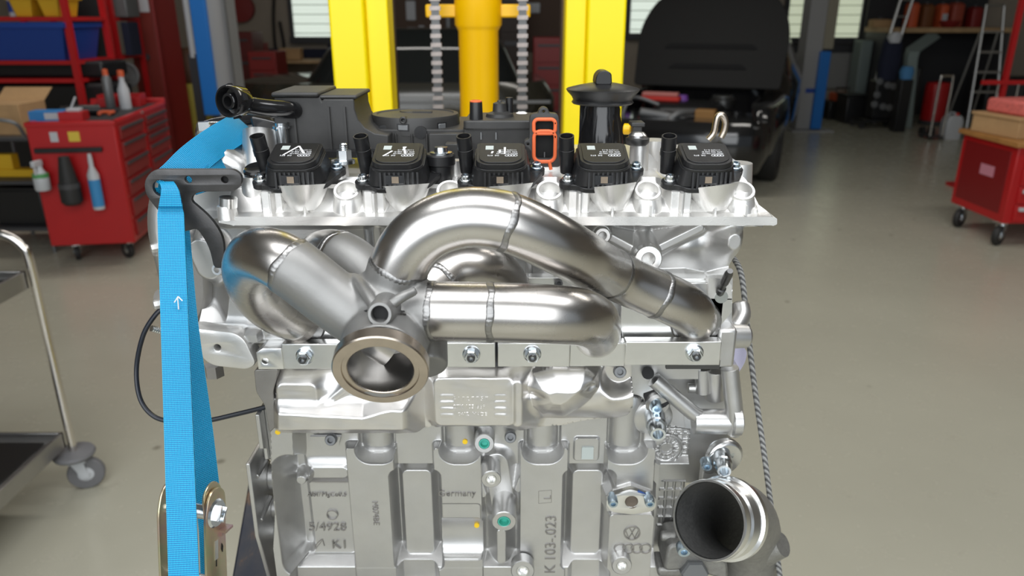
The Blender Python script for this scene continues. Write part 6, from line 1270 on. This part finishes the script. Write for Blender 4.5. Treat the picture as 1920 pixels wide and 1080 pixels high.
part('can_body', MB().loft([[V((c.x, c.y+.1, 0))+p_ for p_ in ellip(0, 0, a_, .09, z, 24, .35)] for z, a_ in ((.0, .10), (.01, .115), (jz*.78, .115), (jz*.95, .09), (jz, .07))]), white_pl, j, ang=50); part('cap', MB().cyl((c.x+.05, c.y+.1, jz), (c.x+.05, c.y+.1, jz+.03), .025), cloth_red, j); part('handle', MB().tube([V((c.x-.07, c.y+.1, jz-.02)), V((c.x-.05, c.y+.1, jz+.03)), V((c.x+.01, c.y+.1, jz+.03)), V((c.x+.02, c.y+.1, jz-.01))], .012, 10, 4), white_pl, j)
c = atz(1800, 235, 0); dm = thing('dark_machine', 'black shop machine standing in shade under the workbench', 'machine', (c.x+.9, c.y+.3, 0)); part('housing', MB().bx(c.x+.35, c.x+1.4, c.y+.1, c.y+.5, .05, at(0, 145, c.y+.1).z), black_pl, dm, bevel=.04); part('base', MB().bx(c.x+.4, c.x+1.35, c.y+.12, c.y+.48, 0, .05), dgrey_m, dm); part('panel', MB().bx(c.x+.5, c.x+.9, c.y+.085, c.y+.1, .3, .6), dgrey_m, dm)
# red hand truck pole
Yp_ = 6.9; t = thing('red_stand', 'red steel pole stand with cross arm behind red cart', 'stand', (at(1893, 150, Yp_).x, Yp_, 0)); x = at(1893, 110, Yp_).x
part('pole', MB().bx(x-.02, x+.02, Yp_-.02, Yp_+.02, .03, 2.3), red_m, t); part('cross_arm', MB().bx(x-.22, x+.45, Yp_-.028, Yp_-.015, at(0, 158, Yp_).z, at(0, 150, Yp_).z), red_m, t); part('foot', MB().bx(x-.2, x+.4, Yp_-.25, Yp_+.25, 0, .03), red_m, t)
# red cart with wooden top
RC = thing('drawer_cart', 'red drawer cart with wooden top and large casters', 'cart', (3.41, 5.04, 0))
def rp__(name, mb, m, **k): return part(name, mb, m, RC, world=False, **k)
rp__('body', MB().bx(0, 1.0, 0, .65, .17, .70), red_m, bevel=.008); rp__('end_panel', MB().bx(-.004, .002, .06, .60, .23, .66), mat('dark_red_panel', (.22, .008, .010), .4), bevel=.002)
rp__('wooden_top', MB().bx(-.03, 1.03, -.03, .68, .70, .735), mat('oiled_wood_top', (.42, .20, .06), .45, 0, .1, 60, .2, 8), bevel=.004)
rp__('sticker', MB().bx(-.007, -.003, .20, .36, .455, .53), mat('pink_sticker', (.62, .25, .33), .5))
for i in range(4):
    d = rp__('drawer', MB().bx(.06, .94, -.015, 0, .19+.125*i, .19+.125*i+.115), red_m, bevel=.004); part('drawer_handle', MB().bx(.08, .92, -.035, -.015, .19+.125*i+.075, .19+.125*i+.10), white_pl, d, world=False, bevel=.003)
for x, y in ((.06, .08), (.06, .57), (.92, .08), (.92, .57)): caster(RC, x, y, .072, rubber, plate_z=.17, turn=2.2, w=.04)
q = at(1860, 245, 5.3); solo('cardboard_box', 'flat brown cardboard carton on the red cart', 'box', (3.72, 5.42, .737), [('carton', MB().bx(-.30, .5, -.22, .22, 0, .12), card_m, .004), ('lid', MB().bx(-.31, .51, -.23, .23, .12, .14), card_m, .003)], .15)
solo('red_package', 'pinkish red patterned package on top of brown carton', 'package', (3.74, 5.42, .879), [('wrap', MB().bx(-.27, .45, -.18, .18, 0, .10), mat('pink_red_wrap', (.72, .16, .14), .7, 0, .3, 120, .25, 60), .02), ('label', MB().bx(.0, .25, -.05, .1, .10, .103), navy_m)], .15)
